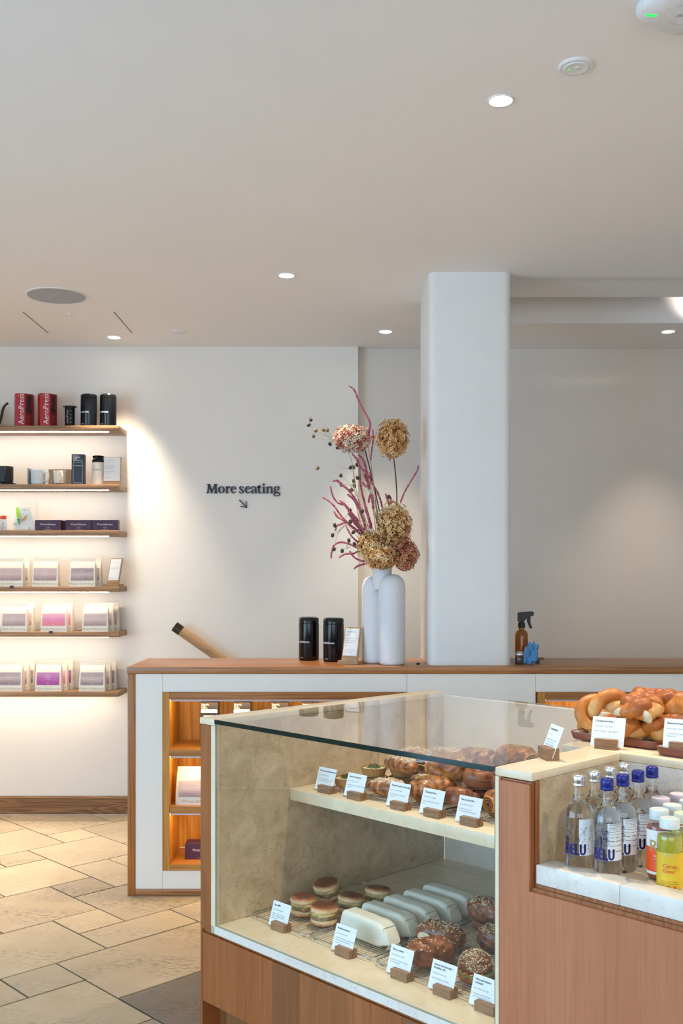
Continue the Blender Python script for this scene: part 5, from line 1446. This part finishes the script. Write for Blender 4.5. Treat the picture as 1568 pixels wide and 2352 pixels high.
U0 = TH
crois(0, loc(.452, .455, ZS), U0+radians(8), 'dusted almond croissant lying low behind the almond croissant card')
crois(1, loc(.415, .560, ZS+.058), U0+radians(-10), 'dusted almond croissant on top of the pile, above the low one', radians(-4))
crois(1, loc(.50, .600, ZS), U0+radians(4), 'almond croissant hidden at the bottom of the pile')
crois(0, loc(.41, .815, ZS+.055), U0+radians(-4), 'long almond croissant seen through the glass top, farthest back')
crois(1, loc(.40, .80, ZS), U0+radians(3), 'almond croissant under the farthest one')
crois(1, loc(.375, .68, ZS+.068), U0+radians(12), 'almond croissant seen through the glass top, beside the vase reflection')
crois(0, loc(.36, .69, ZS), U0+radians(-3), 'almond croissant low against the marble at the shelf rear')
pch = [roll_mesh(.13, .105, .085, seed=s).mesh('crust', BK['croissant'], angle=60) for s in (2, 9)]
def pisto(i, p, rz, label, crumbs=True, rx=0, sc=1.0):
    t = pastry('p', 'pain_au_chocolat', pch[i], None, p, rz, label, 'pastry', 'pains au chocolat on the marble shelf', rx)
    t.scale = (sc, sc, sc)
    b = MB(); b.rbox(.058, .074, -.016, -.004, .040, .048, .003, 2); b.rbox(-.074, -.058, .006, .018, .040, .048, .003, 2); b.build('chocolate_baton', M['choc'], t)
    if crumbs: flakes_for(pch[i], 150, .0035, M['pist'], 'pistachio_crumbs', t, .8)
pisto(0, loc(.605, .492, ZS), U0+radians(62), 'pistachio topped pain au chocolat behind its card')
pisto(1, loc(.612, .575, ZS+.060), U0+radians(24), 'big glossy laminated pastry on top of the pile', True, radians(5), 1.08)
pisto(1, loc(.66, .62, ZS), U0+radians(80), 'laminated pastry underneath the big glossy one', False)
pisto(0, loc(.60, .735, ZS+.062), U0+radians(10), 'crumb topped pastry seen through the glass, mid pile', True)
pisto(0, loc(.59, .75, ZS), U0+radians(15), 'laminated pastry at the rear, bottom layer', False)
pisto(1, loc(.725, .79, ZS+.075), U0+radians(-8), 'crumb topped pastry seen through the glass beside the marble arm', True, 0, 1.05)
pisto(1, loc(.74, .78, ZS), U0+radians(-5), 'laminated pastry supporting the one beside the arm', False)
cin = [coil_mesh(.050, seed=s).mesh('crust', BK['dark'], angle=60) for s in (1, 2)]
for k, (u, v, z, rx, lab) in enumerate([(.745, .462, ZS, -.25, 'cinnamon bun leaning behind the cinnamon bun card'), (.745, .565, ZS+.058, .1, 'round cinnamon bun on the top layer by the blue reflection'), (.77, .60, ZS, 0, 'cinnamon bun in the bottom layer at the middle'), (.845, .57, ZS, .12, 'cinnamon bun in the back row by the oak side'), (.86, .575, ZS+.055, -.1, 'cinnamon bun on top by the oak side')]):
    t = pastry('c', 'cinnamon_bun', cin[k % 2], None, loc(u, v, z+(.013 if rx < -.2 else .006 if rx else 0)), U0+k, lab, 'bun', 'cinnamon buns on the marble shelf', rx)
pnc = roll_mesh(.12, .10, .085, seed=14).mesh('crust', BK['croissant'], angle=60)
pastry('p', 'pain_au_chocolat', pnc, None, loc(.890, .505, ZS), U0+radians(75), 'plain pain au chocolat nearest the oak side on the shelf', 'pastry', 'pains au chocolat on the marble shelf')
pastry('p', 'pain_au_chocolat', pnc, None, loc(1.02, .53, ZS), U0+radians(70), 'plain pain au chocolat behind the oak side end of the shelf', 'pastry', 'pains au chocolat on the marble shelf')
# tarts
tb = MB(); n = 36
prof_t = [(0, 0), (.034, 0), (.037, .002), (.0445, .026), (.046, .030), (.043, .031), (.0405, .024), (0, .023)]
tb.lathe(prof_t, 72, tones=[.5, .5, .55, .35, .1, .15, .6, .8])
vs2 = []
for (x, y, z) in tb.v:
    r = sqrt(x*x+y*y); a = atan2(y, x)
    k = 1+(.02*cos(a*36) if r > .036 else 0); vs2.append((x*k, y*k, z))
tb.v = vs2
tart_me = tb.mesh('crust', BK['tart'], angle=50)
fb = MB(); fb.lathe([(0, .0285), (.025, .029), (.040, .027), (.0405, .024)], 28, close=False); fill_me = fb.mesh('filling', M['custard'])
for k, (u, v, z, lab) in enumerate([(.245, .455, ZS, 'small tart with green topping just behind the first card'), (.300, .540, ZS, 'tart at the bottom of the tart stack'), (.300, .535, ZS+.033, 'tart with green topping on top of the tart stack'), (.372, .60, ZS, 'tart underneath the almond croissant'), (.372, .605, ZS+.034, 'tart half hidden behind the top almond croissant')]):
    t = thing('vegetable_tart', lab, 'tart', loc(u, v, z), U0+k, 'small tarts on the marble shelf')
    inst('crust', tart_me, t); inst('filling', fill_me, t)
    b = MB()
    rq = random.Random(k)
    for q in range(70):
        a = rq.uniform(0, 6.28); r = .023*sqrt(rq.random()); s = rq.uniform(.003, .0065); c_ = Vector((r*cos(a), r*sin(a), .030+rq.uniform(0, .010)*(1-r/.025)))
        d1 = Vector((rq.gauss(0, 1), rq.gauss(0, 1), rq.gauss(0, .6))).normalized(); d2 = d1.orthogonal().normalized()
        b.add([c_-d1*s, c_+d2*s*.6, c_+d1*s, c_-d2*s*.6, c_+d1.cross(d2)*s*.4], [(0, 1, 4), (1, 2, 4), (2, 3, 4), (3, 0, 4), (3, 2, 1, 0)])
    stuff(b.build('green_topping', M['green'], t, smooth=False))
    for q in range(3):
        b = MB(); a = q*2.1+k; b.rbox(.011*cos(a)-.006, .011*cos(a)+.006, .011*sin(a)-.005, .011*sin(a)+.005, .029, .042, .002, 2); b.build('mushroom', M['mush'], t)

# egg muffins
def bumpy_lathe(prof, seg, amp, seed, tones=None):
    b = MB(); b.lathe(prof, seg, tones=tones)
    b.v = [tuple(Vector(v)+Vector((v[0], v[1], 0)).normalized()*amp*mnoise.noise(Vector(v)*70+Vector((seed, 0, 0)))) if v[0]**2+v[1]**2 > 1e-8 else v for v in b.v]
    return b
bot = bumpy_lathe([(0, 0), (.041, 0), (.0455, .004), (.046, .014), (.043, .020), (0, .020)], 36, .003, 1, [.35, .1, .45, .95, .8, .8]).mesh('bottom_bun', BK['muffin'])
mid_ = bumpy_lathe([(0, .019), (.043, .019), (.047, .024), (.045, .031), (0, .031)], 40, .008, 4).mesh('sausage', M['sausage'])
egg_ = bumpy_lathe([(0, .030), (.043, .030), (.046, .036), (.043, .041), (0, .041)], 40, .007, 9).mesh('egg', M['egg'])
top_ = bumpy_lathe([(0, .040), (.042, .040), (.0455, .045), (.0455, .052), (.041, .060), (.030, .0635), (0, .064)], 40, .003, 14, [.8, .9, 1.0, .85, .25, .05, .0]).mesh('top_bun', BK['muffin'])
for k, (u, v, z, rx, lab) in enumerate([(.222, .275, 0, 0, 'egg muffin partly behind the egg muffin card'), (.338, .262, 0, 0, 'egg muffin in front with a pale toasted side'), (.205, .405, .012, .22, 'egg muffin tilted at the rear by the marble wall'), (.335, .385, .0, -.10, 'dark topped egg muffin behind the front one'), (.345, .505, .0, -.12, 'dark egg muffin farthest back beside the burritos')]):
    t = thing('egg_muffin', lab, 'muffin sandwich', loc(u, v, ZR+z+abs(rx)*.04), U0+k*1.3, 'egg muffins on the wire rack'); t.rotation_euler = (rx, 0, U0+k*1.3 if not rx else U0)
    inst('bottom_bun', bot, t); inst('sausage', mid_, t); inst('egg', egg_, t); inst('top_bun', top_, t)

# burritos wrapped in wax paper
def burrito_mesh(L, W, H, seed):
    b = MB(); n, m_ = 26, 28; vs = []
    for i in range(n+1):
        t = i/n*2-1
        e = 1 if abs(t) < .72 else 1-((abs(t)-.72)/.28)**1.6*(.28 if t > 0 else .06)
        pinch = 1 if abs(t) < .55 else 1-((abs(t)-.55)/.45)**1.3*(.48 if t > 0 else .05)
        for k in range(m_):
            th = 2*PI*k/m_
            se = (abs(cos(th))**7+abs(sin(th))**7)**(-1/7)*(1-.06*max(0, sin(th)))
            w_ = 1+.035*mnoise.noise(Vector((t*3.2, cos(th)*1.7, sin(th)*1.7+seed)))+.012*mnoise.noise(Vector((t*11, cos(th)*5, sin(th)*5+seed)))
            vs.append(Vector((L/2*t+.012*sin(th)*(abs(t) > .9)*(1 if t < 0 else -1), W/2*se*cos(th)*e*w_, H/2*se*sin(th)*pinch*w_)))
    zm = min(v.z for v in vs); vs = [Vector((v.x, v.y, max(v.z-zm-.002, 0))) for v in vs]
    fs = [(i*m_+k, i*m_+(k+1) % m_, (i+1)*m_+(k+1) % m_, (i+1)*m_+k) for i in range(n) for k in range(m_)]
    fs += [tuple(reversed(range(m_))), tuple(n*m_+k for k in range(m_))]
    b.add(vs, fs)
    return b
bur = [burrito_mesh(.215, .066, .078, s) for s in (1, 6, 11)]
bur = [b.mesh('paper_wrap', M['wrap'], angle=50) for b in bur]
fold = MB(); fold.add([(.1085, -.034, .003), (.1105, .030, .003), (.1085, .012, .024), (.1085, -.012, .024)], [(0, 1, 2, 3)])
fold_me = fold.mesh('folded_end', M['wrap'], smooth=False)
for k, (u, v, r, lab) in enumerate([(.548, .262, 4, 'front burrito in pale wax paper behind its card'), (.542, .362, 2, 'second paper wrapped burrito from the front'), (.545, .460, 3, 'third paper wrapped burrito from the front'), (.548, .556, 2, 'fourth paper wrapped burrito from the front'), (.552, .652, 1, 'farthest paper wrapped burrito')]):
    t = thing('wrapped_burrito', lab, 'burrito', loc(u, v, ZR), U0+radians(-r), 'paper wrapped burritos on the wire rack')
    inst('paper_wrap', bur[k % 3], t); inst('folded_end', fold_me, t)

# seeded rolls and pastries on the right-hand rack
sr = [roll_mesh(.14, .095, .078, seed=s).mesh('crust', BK['dark'], angle=60) for s in (31, 37)]
for k, (u, v, z, rz, lab, tp) in enumerate([(.812, .250, 0, 70, 'raisin pastry with spiral end behind the pain au raisins card', 40), (.745, .375, .0, 8, 'seed topped roll in front of the burrito ends', 160), (.765, .590, .03, -5, 'seed topped roll at the rear of the wide rack', 160), (.90, .480, 0, 15, 'seeded roll in the shade behind the salmon roll', 120)]):
    t = pastry('s', 'seeded_roll' if k else 'raisin_pastry', sr[k % 2], None, loc(u, v, ZR+z), U0+radians(rz), lab, 'pastry', 'seeded rolls on the wide rack')
    flakes_for(sr[k % 2], int(tp*1.8), .0042, M['seed'], 'seeds', t, .6)
    if k == 1:
        b = MB(); b.lathe([(0, .0), (.02, .002), (.024, .006), (.018, .012), (0, .013)], 18); b.xf(Tr(-.030, -.044, .034) @ Rx(radians(100)) @ Matrix.Diagonal((1.1, .8, .6, 1))); b.build('torn_crumb', M['crumb'], t)
    if k == 2:
        b = MB(); b.rbox(-.05, .05, -.035, .035, -.030, .002, .01, 2); b.build('lower_half', BK['dark'], t)
dome = bumpy_lathe([(0, .030), (.044, .030), (.049, .036), (.048, .050), (.040, .066), (.024, .078), (0, .083)], 40, .004, 3, [.2, .3, .5, .4, .3, .25, .2]).mesh('top_bun', BK['dark'])
base_ = bumpy_lathe([(0, 0), (.044, 0), (.050, .006), (.049, .016), (0, .018)], 40, .003, 5, [.2, .3, .6, .7, .7]).mesh('bottom_bun', BK['dark'])
M['salmon'] = plain('smoked_salmon', (.62, .20, .06), .4); M['avo'] = plain('avocado_mash', (.40, .42, .17), .5, nscale=80, namp=.3)
for k, (u, v, lab) in enumerate([(.975, .255, 'seeded salmon and avocado roll behind its card'), (1.02, .375, 'seeded roll half hidden behind the salmon roll'), (1.115, .30, 'seeded roll at the oak side edge of the glass')]):
    t = thing('salmon_roll', lab, 'sandwich', loc(u, v, ZR), U0+k, 'seeded breakfast rolls on the wide rack')
    inst('bottom_bun', base_, t); inst('top_bun', dome, t)
    flakes_for(dome, 520, .0036, M['seed'], 'seeds', t, .05)
    b = bumpy_lathe([(0, .016), (.048, .016), (.051, .021), (.046, .027), (0, .027)], 40, .010, 7+k); b.build('avocado', M['avo'], t)
    b = MB(); 
    for q in range(5):
        a = -2.6+q*.45-k-U0*0; b.tube([(.044*cos(a), .044*sin(a), .027), (.053*cos(a+.1), .053*sin(a+.1), .028), (.046*cos(a+.3), .046*sin(a+.3), .031)], .005, 6, flat=.5)
    stuff(b.build('salmon', M['salmon'], t))
t = thing('bread_crumb_piece', 'small pale piece of bread on the rack by the oak side', 'bread piece', loc(1.12, .22, ZR), 0)
MB().rbox(-.012, .012, -.008, .008, 0, .012, .004, 2).build('piece', M['crumb'], t)

# ============================================================ BUNS ON STONEWARE TRAYS
M['terra'] = plain('terracotta_glaze', (.20, .055, .028), .38, nscale=30, namp=.1)
M['tray_in'] = plain('pale_tray_lining', (.60, .55, .50), .5, nscale=30, namp=.05)
def tray(u, v, w, d, label, rot=0.0, h=.024):
    t = thing('stoneware_tray', label, 'tray', loc(u, v, ZT), TH+rot, 'terracotta trays on the marble slab')
    R2 = lambda s, z: [(x, y, z) for x, y in rounded_rect(-w/2+s, w/2-s, -d/2+s, d/2-s, .022, 6)]
    b = MB(); loft([R2(.012, 0), R2(.005, .004), R2(0, h*.9), R2(.0005, h), R2(.003, h), R2(.0035, h-.002)], b, cap1=False); b.build('body', M['terra'], t, angle=40)
    b = MB(); loft([R2(.0034, h-.0015), R2(.010, .007), R2(.03, .006)], b, cap0=False); b.build('lining', M['tray_in'], t, angle=40)
    return t
tray(1.265, .645, .285, .30, 'terracotta tray under the twisted cardamom buns', radians(0))
tray(1.575, .565, .30, .26, 'terracotta tray of banana bread at the picture edge', radians(0))
card_block(1.455, .462, ZT+.008, 'oak block standing in the tray before the banana bread', 'white card reading Banana bread at the edge of picture', (['Banana bread.'], EAT, ['a WatchHouse signature with', 'blueberries']), rot=radians(14), w=.062, h=.027, ch=.082, cw=.092, off=-.020)
def knot_mesh(R=.042, r=.017, seed=0, p=2, q=3, flat=.42):
    b = MB(); n = 190; P = []; rad = []; tn = []
    for i in range(n+1):
        a = 2*PI*i/n
        k = R*(1+.40*cos(q*a))
        P.append((k*cos(p*a), k*sin(p*a), R*flat*sin(q*a)+.004*mnoise.noise(Vector((a*3, 0, seed))))); rad.append(r*(1+.12*sin(a*5+seed)+.22*mnoise.noise(Vector((a*4, 7, seed)))))
        tn.append(.42+.28*mnoise.noise(Vector((a*2.2, 2, seed)))-.20*sin(q*a)*1)
    b.tube(P, rad, 14, tones=tn, flat=1.15)
    b.v = [tuple(Vector(v)*(1+.10*mnoise.noise(Vector(v)*38+Vector((seed, 0, 0)))+.05*mnoise.noise(Vector(v)*95))) for v in b.v]
    zm = min(v[2] for v in b.v); b.v = [(x, y, z-zm) for x, y, z in b.v]
    # tops bake darker, undersides stay pale
    zt = max(v[2] for v in b.v)
    b.tone = [min(1, max(0, t+.45*(1-v[2]/zt)-.22)) for t, v in zip(b.tone, b.v)]
    return b
kn = [knot_mesh(.030, .0215, s).mesh('dough_knot', BK['bun'], angle=80) for s in (1, 4)]
def arch_mesh():
    """two strands of dough twisted round each other and bent into a standing ring"""
    b = MB()
    for s_ in (0, PI):
        P = []; rad = []; tn = []; n = 60
        for i in range(n+1):
            f = i/n; a = -0.55+f*(PI+1.1)
            c = Vector((-.066*cos(a), 0, .056+.056*sin(a)))
            ph = s_+f*3.4*PI
            nrm = Vector((-cos(a), 0, sin(a)))
            P.append(c+nrm*(.0165*cos(ph))+Vector((0, .017*sin(ph), 0))); rad.append(.0200*(1-.35*abs(2*f-1)**4)); tn.append(.55-.30*cos(ph)+.15*mnoise.noise(Vector((f*9, s_, 0))))
        b.tube([tuple(p) for p in P], rad, 14, tones=tn)
    zm = min(v[2] for v in b.v); b.v = [(x, y, z-zm) for x, y, z in b.v]
    return b
arch = arch_mesh().mesh('twisted_dough', BK['bun'], angle=80)
ZTR = ZT+.0075
GB = 'cardamom buns on the terracotta tray'
pastry('b', 'twisted_bun', arch, None, loc(1.190, .610, ZTR), U0+radians(26), 'large golden twisted bun standing at the tray corner', 'bun', GB, ry=radians(-8), part='twisted_dough')
kk = [(1.300, .592, .050, .25, 0.2, 'glossy cardamom knot on top, just behind the card'), (1.262, .570, 0, 0, 1.0, 'cardamom knot at the bottom behind the card'), (1.350, .625, 0, 0, 2.0, 'cardamom knot at the bottom nearest the second tray'),
      (1.300, .735, 0, 0, .5, 'cardamom knot at the bottom in the middle row'), (1.192, .735, .0, 0, 2.6, 'cardamom knot at the bottom at the far corner'), (1.345, .715, .055, -.15, 1.4, 'orange brown cardamom knot stacked in the middle'),
      (1.245, .725, .056, .1, 2.2, 'golden cardamom knot peeking over the twisted bun')]
for k, (u, v, z, rx, rz, lab) in enumerate(kk):
    t = pastry('k', 'cardamom_bun', kn[k % 2], None, loc(u, v, ZTR+z+abs(rx)*.03), U0+rz, lab, 'bun', GB, rx=rx, part='dough_knot')
    if k == 0:
        for (x, y, s) in ((-.034, -.034, 1.4), (.034, -.038, 1.3)):
            b = MB(); b.lathe([(0, 0), (.013, .001), (.018, .006), (.012, .012), (0, .013)], 16); b.xf(Tr(x, y, .030) @ Rz(.2 if x < 0 else -.6) @ Rx(radians(98)) @ Matrix.Diagonal((1.15*s, .9*s, 1, 1))); b.build('torn_crumb', M['crumb'], t)
# banana bread: a domed loaf cut in slices
def slice_mesh(W=.115, H=.088, T=.022, seed=0):
    b = MB(); n = 24
    ring_ = []
    for k in range(n+1):
        a = PI*k/n; ring_.append((W/2*cos(a)*(1 if k else 1), H*(.45+.55*sin(a)**.8)))
    poly = [(-W/2*.86, 0), (W/2*.86, 0)]+ring_
    vs = []; tn = []
    m_ = len(poly)
    for x_ in (-T/2, -T/2+.003, T/2-.003, T/2):
        s = .97 if abs(x_) > T/2-.001 else 1.0
        for (y, z) in poly: vs.append((x_, y*s, z*s)); tn.append(.25+.25*mnoise.noise(Vector((x_*20, y*30, z*30+seed))))
    fs = [(i*m_+k, i*m_+(k+1) % m_, (i+1)*m_+(k+1) % m_, (i+1)*m_+k) for i in range(3) for k in range(m_)]
    b.add(vs, fs, 0, tn)
    b.add(vs[:m_], [tuple(reversed(range(m_)))], 1); b.add(vs[3*m_:], [tuple(range(m_))], 1)
    return b
sl = [slice_mesh(seed=s).mesh('slice', [BK['loaf'], M['crumb']], angle=50) for s in (1, 2)]
for k in range(8):
    pastry('l', 'banana_bread_slice', sl[k % 2], None, loc(1.445+.0235*k, .565+.004*sin(k*2), ZTR), U0+radians(1.5*sin(k)), ('first', 'second', 'third', 'fourth', 'fifth', 'sixth', 'seventh', 'last')[k]+' upright banana bread slice from the near end of row', 'cake slice', 'banana bread slices on the second tray', part='slice')

# ============================================================ DRINKS IN THE WELL
ZW = .8402
M['belu_white'] = plain('bottle_label_white', (.70, .76, .80), .5)
M['belu_blue'] = plain('bottle_print_blue', (.008, .012, .13), .4)
M['blue_cap'] = plain('blue_cap', (.004, .012, .20), .3)
HB = .235; RBt = .0335
def bottle_prof(s=0.0):
    R = RBt-s
    return [(0, .002+s), (R*.86, .0015+s), (R, .008+s), (R, .135), (R*.985, .143), (R*.92, .152), (R*.80, .160), (R*.60, .167), (R*.48, .173), (.0150-s, .182), (.0138-s, .200), (.0132-s, .214)]
bg_me = MB().lathe(bottle_prof()+[(.0132, .217), (.0118, .217), (.0118, .212)], 40, close=False).mesh('glass', M['bottle_glass'], angle=50)
LV = .186
wp = [p for p in bottle_prof(.0016) if p[1] < LV]; wp.append((.0130, LV)); wp.append((0, LV))
wat_me = MB().lathe(wp, 40).mesh('water', M['water'], angle=50)
def cap_mesh(m):
    b = MB(); r = .0146
    b.lathe([(r, .207), (r+.0012, .2085), (r+.0012, .2125), (r, .214), (r, .2155), (r+.0008, .217), (r+.0008, .230), (r-.0005, .2335), (r-.003, HB), (0, HB)], 40, close=False)
    return b.mesh('cap', m, angle=40)
caps = {'silver': cap_mesh(M['alu']), 'blue': cap_mesh(M['blue_cap'])}
def patch(b, R, a0, a1, z0_, z1_, n=18, mi=0):
    vs = []
    for k in range(n+1):
        a = a0+(a1-a0)*k/n
        vs += [(R*sin(a), -R*cos(a), z0_), (R*sin(a), -R*cos(a), z1_)]
    b.add(vs, [(2*k, 2*k+2, 2*k+3, 2*k+1) for k in range(n)], mi)
RL = RBt+.0003
lb = MB(); patch(lb, RL, radians(-2), radians(74), .048, .134); lab_me = lb.mesh('label', M['belu_white'])
tb_ = MB()
for dx, dz in ((0, 0), (.0008, .0006), (.0016, -.0006), (.0024, .0006), (.0032, 0), (.0008, -.0006), (.0024, -.0006)): put_text(tb_, 'BELU', .036, lambda x, y: cyl_map(RL+.0003, radians(-64), .050+dz)(x*.60+dx, y), res=3, spacing=1.10)
belu_me = tb_.mesh('lettering', M['belu_blue'], smooth=False)
def lines_mesh():
    b = MB(); r_ = random.Random(2); z = .132; dz = .0022
    while z > .060:
        a = radians(3); 
        while a < radians(70):
            l = radians(r_.uniform(14, 40)) if z < .108 else radians(68)
            e = min(a+l, radians(71)); h = .0007 if z > .1 else .0011
            patch(b, RL+.0003, a, e, z, z+h, 6); a = e+radians(r_.uniform(2, 9))
        z -= dz; dz *= 1.22
    return b.mesh('line_print', M['belu_blue'], smooth=False)
def bubbles_mesh(wide=True):
    b = MB(); r_ = random.Random(4)
    for _ in range(60):
        a0 = radians(r_.uniform(-62, 62) if wide else r_.uniform(-40, 2)); z = r_.uniform(.080 if a0 < .1 else .052, .118); s = r_.uniform(.0012, .0032)
        f = cyl_map(RL+.0004, a0, z)
        for kk in range(10):
            a, c_ = 2*PI*kk/10, 2*PI*(kk+1)/10; i_ = s-.0006
            b.add([f(s*cos(a)*.8, s*sin(a)), f(s*cos(c_)*.8, s*sin(c_)), f(i_*cos(c_)*.8, i_*sin(c_)), f(i_*cos(a)*.8, i_*sin(a))], [(0, 1, 2, 3)])
    return b.mesh('bubble_print', M['belu_blue'], smooth=False)
def thin_print():
    b = MB(); patch(b, RL, radians(-60), radians(2), .0485, .0492); patch(b, RL, radians(-55), radians(-15), .044, .0447); patch(b, RL, radians(-58), radians(0), .041, .0415); return b.mesh('small_print', M['belu_blue'], smooth=False)
lines_me = lines_mesh(); bub_me = bubbles_mesh(True); bub2_me = bubbles_mesh(False); tp_me = thin_print()
belu = [('silver', 1.419, .090, 'silver capped water bottle at the front of its row against the marble'), ('silver', 1.419, .160, 'second silver capped water bottle from the front'), ('silver', 1.420, .231, 'third silver capped water bottle from the front'), ('silver', 1.418, .303, 'silver capped water bottle at the back of the well'),
        ('blue', 1.4905, .100, 'blue capped water bottle at the front of its row'), ('blue', 1.4915, .170, 'second blue capped water bottle from the front'), ('blue', 1.492, .240, 'third blue capped water bottle from the front'), ('blue', 1.490, .312, 'blue capped water bottle at the back of the well')]
for cap, u, v, lab in belu:
    p = CW(u, v, ZW)
    t = thing('water_bottle', lab, 'water bottle', tuple(p), atan2(-p.x, p.y)*.0-atan2(p.x, p.y)*1.0+radians(4), cap+' capped water bottles in the well')
    inst('glass', bg_me, t); inst('water', wat_me, t); inst('cap', caps[cap], t); inst('label', lab_me, t); inst('lettering', belu_me, t); inst('small_print', tp_me, t)
    if cap == 'blue': inst('line_print', lines_me, t); inst('bubble_print', bub2_me, t)
    else: inst('bubble_print', bub_me, t)
# pressed juices
HJ = .164; RJ = .0283
jp = [(0, .001), (RJ*.85, .001), (RJ, .007), (RJ, .118), (RJ*.97, .126), (RJ*.80, .135), (RJ*.66, .139), (RJ*.66, .150)]
jg = MB().lathe(jp, 36, close=False).mesh('bottle', M['bottle_glass'], angle=50)
capj = MB(); capj.lathe([(.0222, .1415), (.0225, .1425), (.0225, .146), (.0218, .1465), (.0225, .147), (.0225, .161), (.0215, .1635), (.0185, .1645), (.0180, .1637), (0, .1637)], 40, close=False)
for k in range(60):
    a = 2*PI*k/60; capj.box(-.0003, .0003, -.0005, .0005, .148, .161) if False else None
M['juice_cap'] = plain('milky_cap', (.66, .72, .70), .4)
M['juice_cap_pink'] = plain('milky_pink_cap', (.66, .58, .66), .4)
M['juice_cap_green'] = plain('milky_green_cap', (.66, .68, .52), .4)
capj_me = {c: capj.mesh('cap', M[c], angle=40) for c in ('juice_cap', 'juice_cap_pink', 'juice_cap_green')}
def juice_mat(name, col): return plain(name, col, .25, nscale=50, namp=.12, coat=.2)
JM = {'green': juice_mat('green_juice', (.36, .33, .012)), 'red': juice_mat('red_brown_juice', (.26, .055, .02)), 'berry': juice_mat('berry_juice', (.20, .03, .07))}
M['yellow_label'] = plain('yellow_label', (.68, .45, .015), .45); M['orange_label'] = plain('orange_label', (.86, .085, .005), .45)
M['orange_ink'] = plain('orange_print', (.70, .12, .01), .5); M['olive_ink'] = plain('olive_print', (.25, .17, .01), .5)
juice_prof = [(0, .003), (RJ*.84, .003), (RJ-.001, .009), (RJ-.001, .118), (RJ*.94, .125), (0, .126)]
juice_me = {k: MB().lathe(juice_prof, 32).mesh('juice', m, angle=50) for k, m in JM.items()}
def jl(mat_, z0_, z1_, name): 
    b = MB(); patch(b, RJ+.0003, -2.6, 2.6, z0_, z1_, 40); return b.mesh(name, mat_)
ylab = jl(M['yellow_label'], .010, .090, 'label'); olab = jl(M['orange_label'], .022, .078, 'label'); wlab = jl(M['paper'], .0785, .118, 'upper_label'); wlab2 = jl(M['paper'], .015, .0215, 'lower_label')
fJ = cyl_map(RJ+.0007, 0, 0)
b = MB()
for k, s in enumerate(('Citrus', 'Glow')): 
    for dx in (0, .0004, .0008): put_text(b, s, .0125, lambda x, y, k=k: fJ(-.017+x+dx, .0565-k*.0112+y), res=3)
yt = b.mesh('lettering', M['orange_ink'], smooth=False)
b = MB(); put_text(b, 'Orange, lemon, Ginger', .0042, lambda x, y: fJ(-.021+x, .0250+y)); put_text(b, 'turmeric, cayenne, bee pollen', .0038, lambda x, y: fJ(-.021+x, .0205+y))
for kk in range(16):
    a, c_ = 2*PI*kk/16, 2*PI*(kk+1)/16; b.add([fJ(.016+.0048*cos(a), .056+.0048*sin(a)), fJ(.016+.0048*cos(c_), .056+.0048*sin(c_)), fJ(.016+.0040*cos(c_), .056+.0040*sin(c_)), fJ(.016+.0040*cos(a), .056+.0040*sin(a))], [(0, 1, 2, 3)])
ysm = b.mesh('small_print', M['olive_ink'], smooth=False)
b = MB()
for x0 in (-.016, -.002, .012):
    b.add([fJ(x0+.0036*cos(2*PI*k/16), .0135+.0036*sin(2*PI*k/16)) for k in range(16)], [tuple(range(16))])
yic = b.mesh('badge', M['orange_ink'], smooth=False)
b = MB(); put_text(b, 'PRESS', .0125, lambda x, y: fJ(-.019+x*.9, .083+y), res=3, spacing=1.15)
press_me = b.mesh('embossed_lettering', plain('milky_emboss', (.62, .58, .25), .3), smooth=False)
b = MB()
for dx in (0, .0006): put_text(b, 'R', .040, lambda x, y: fJ(-.026+x+dx, .068+y), res=3)
rt_me = b.mesh('lettering', plain('gold_foil_print', (.50, .33, .10), .35), smooth=False)
b = MB()
for k, s in enumerate(('BLOOD', 'CARROT')): put_text(b, s, .0066, lambda x, y, k=k: fJ(-.012+x, .057-k*.0072+y))
for k, s in enumerate(('apple, carrot', 'orange, ginger', 'and lemon', 'turmeric')): put_text(b, s, .0040, lambda x, y, k=k: fJ(-.010+x, .042-k*.0052+y))
rsm = b.mesh('small_print', M['white_ink'], smooth=False)
jz = [('green', 1.641, .117, 'juice_cap', 'green and yellow juice bottle labelled Citrus Glow, in front'), ('red', 1.580, .182, 'juice_cap', 'red orange labelled juice bottle with a big letter R'),
      ('green', 1.639, .188, 'juice_cap_green', 'green juice bottle directly behind the front Citrus Glow one'), ('berry', 1.520, .300, 'juice_cap_pink', 'berry juice bottle with pinkish cap nearest the water bottles'), ('red', 1.579, .247, 'juice_cap', 'juice bottle just behind the red orange one'),
      ('berry', 1.530, .372, 'juice_cap_pink', 'berry juice bottle with pinkish cap at the back'), ('green', 1.585, .318, 'juice_cap', 'pale capped juice bottle in the third row by the frame edge')]
for kind, u, v, cp, lab in jz:
    p = CW(u, v, ZW)
    t = thing('juice_bottle', lab, 'juice bottle', tuple(p), -atan2(p.x, p.y), 'pressed juice bottles in the well')
    inst('bottle', jg, t); inst('juice', juice_me[kind], t); inst('cap', capj_me[cp], t)
    if kind == 'green': inst('label', ylab, t); inst('lettering', yt, t); inst('small_print', ysm, t); inst('badge', yic, t); inst('embossed_lettering', press_me, t)
    else: inst('label', olab, t); inst('upper_label', wlab, t); inst('lower_label', wlab2, t); inst('lettering', rt_me, t); inst('small_print', rsm, t)
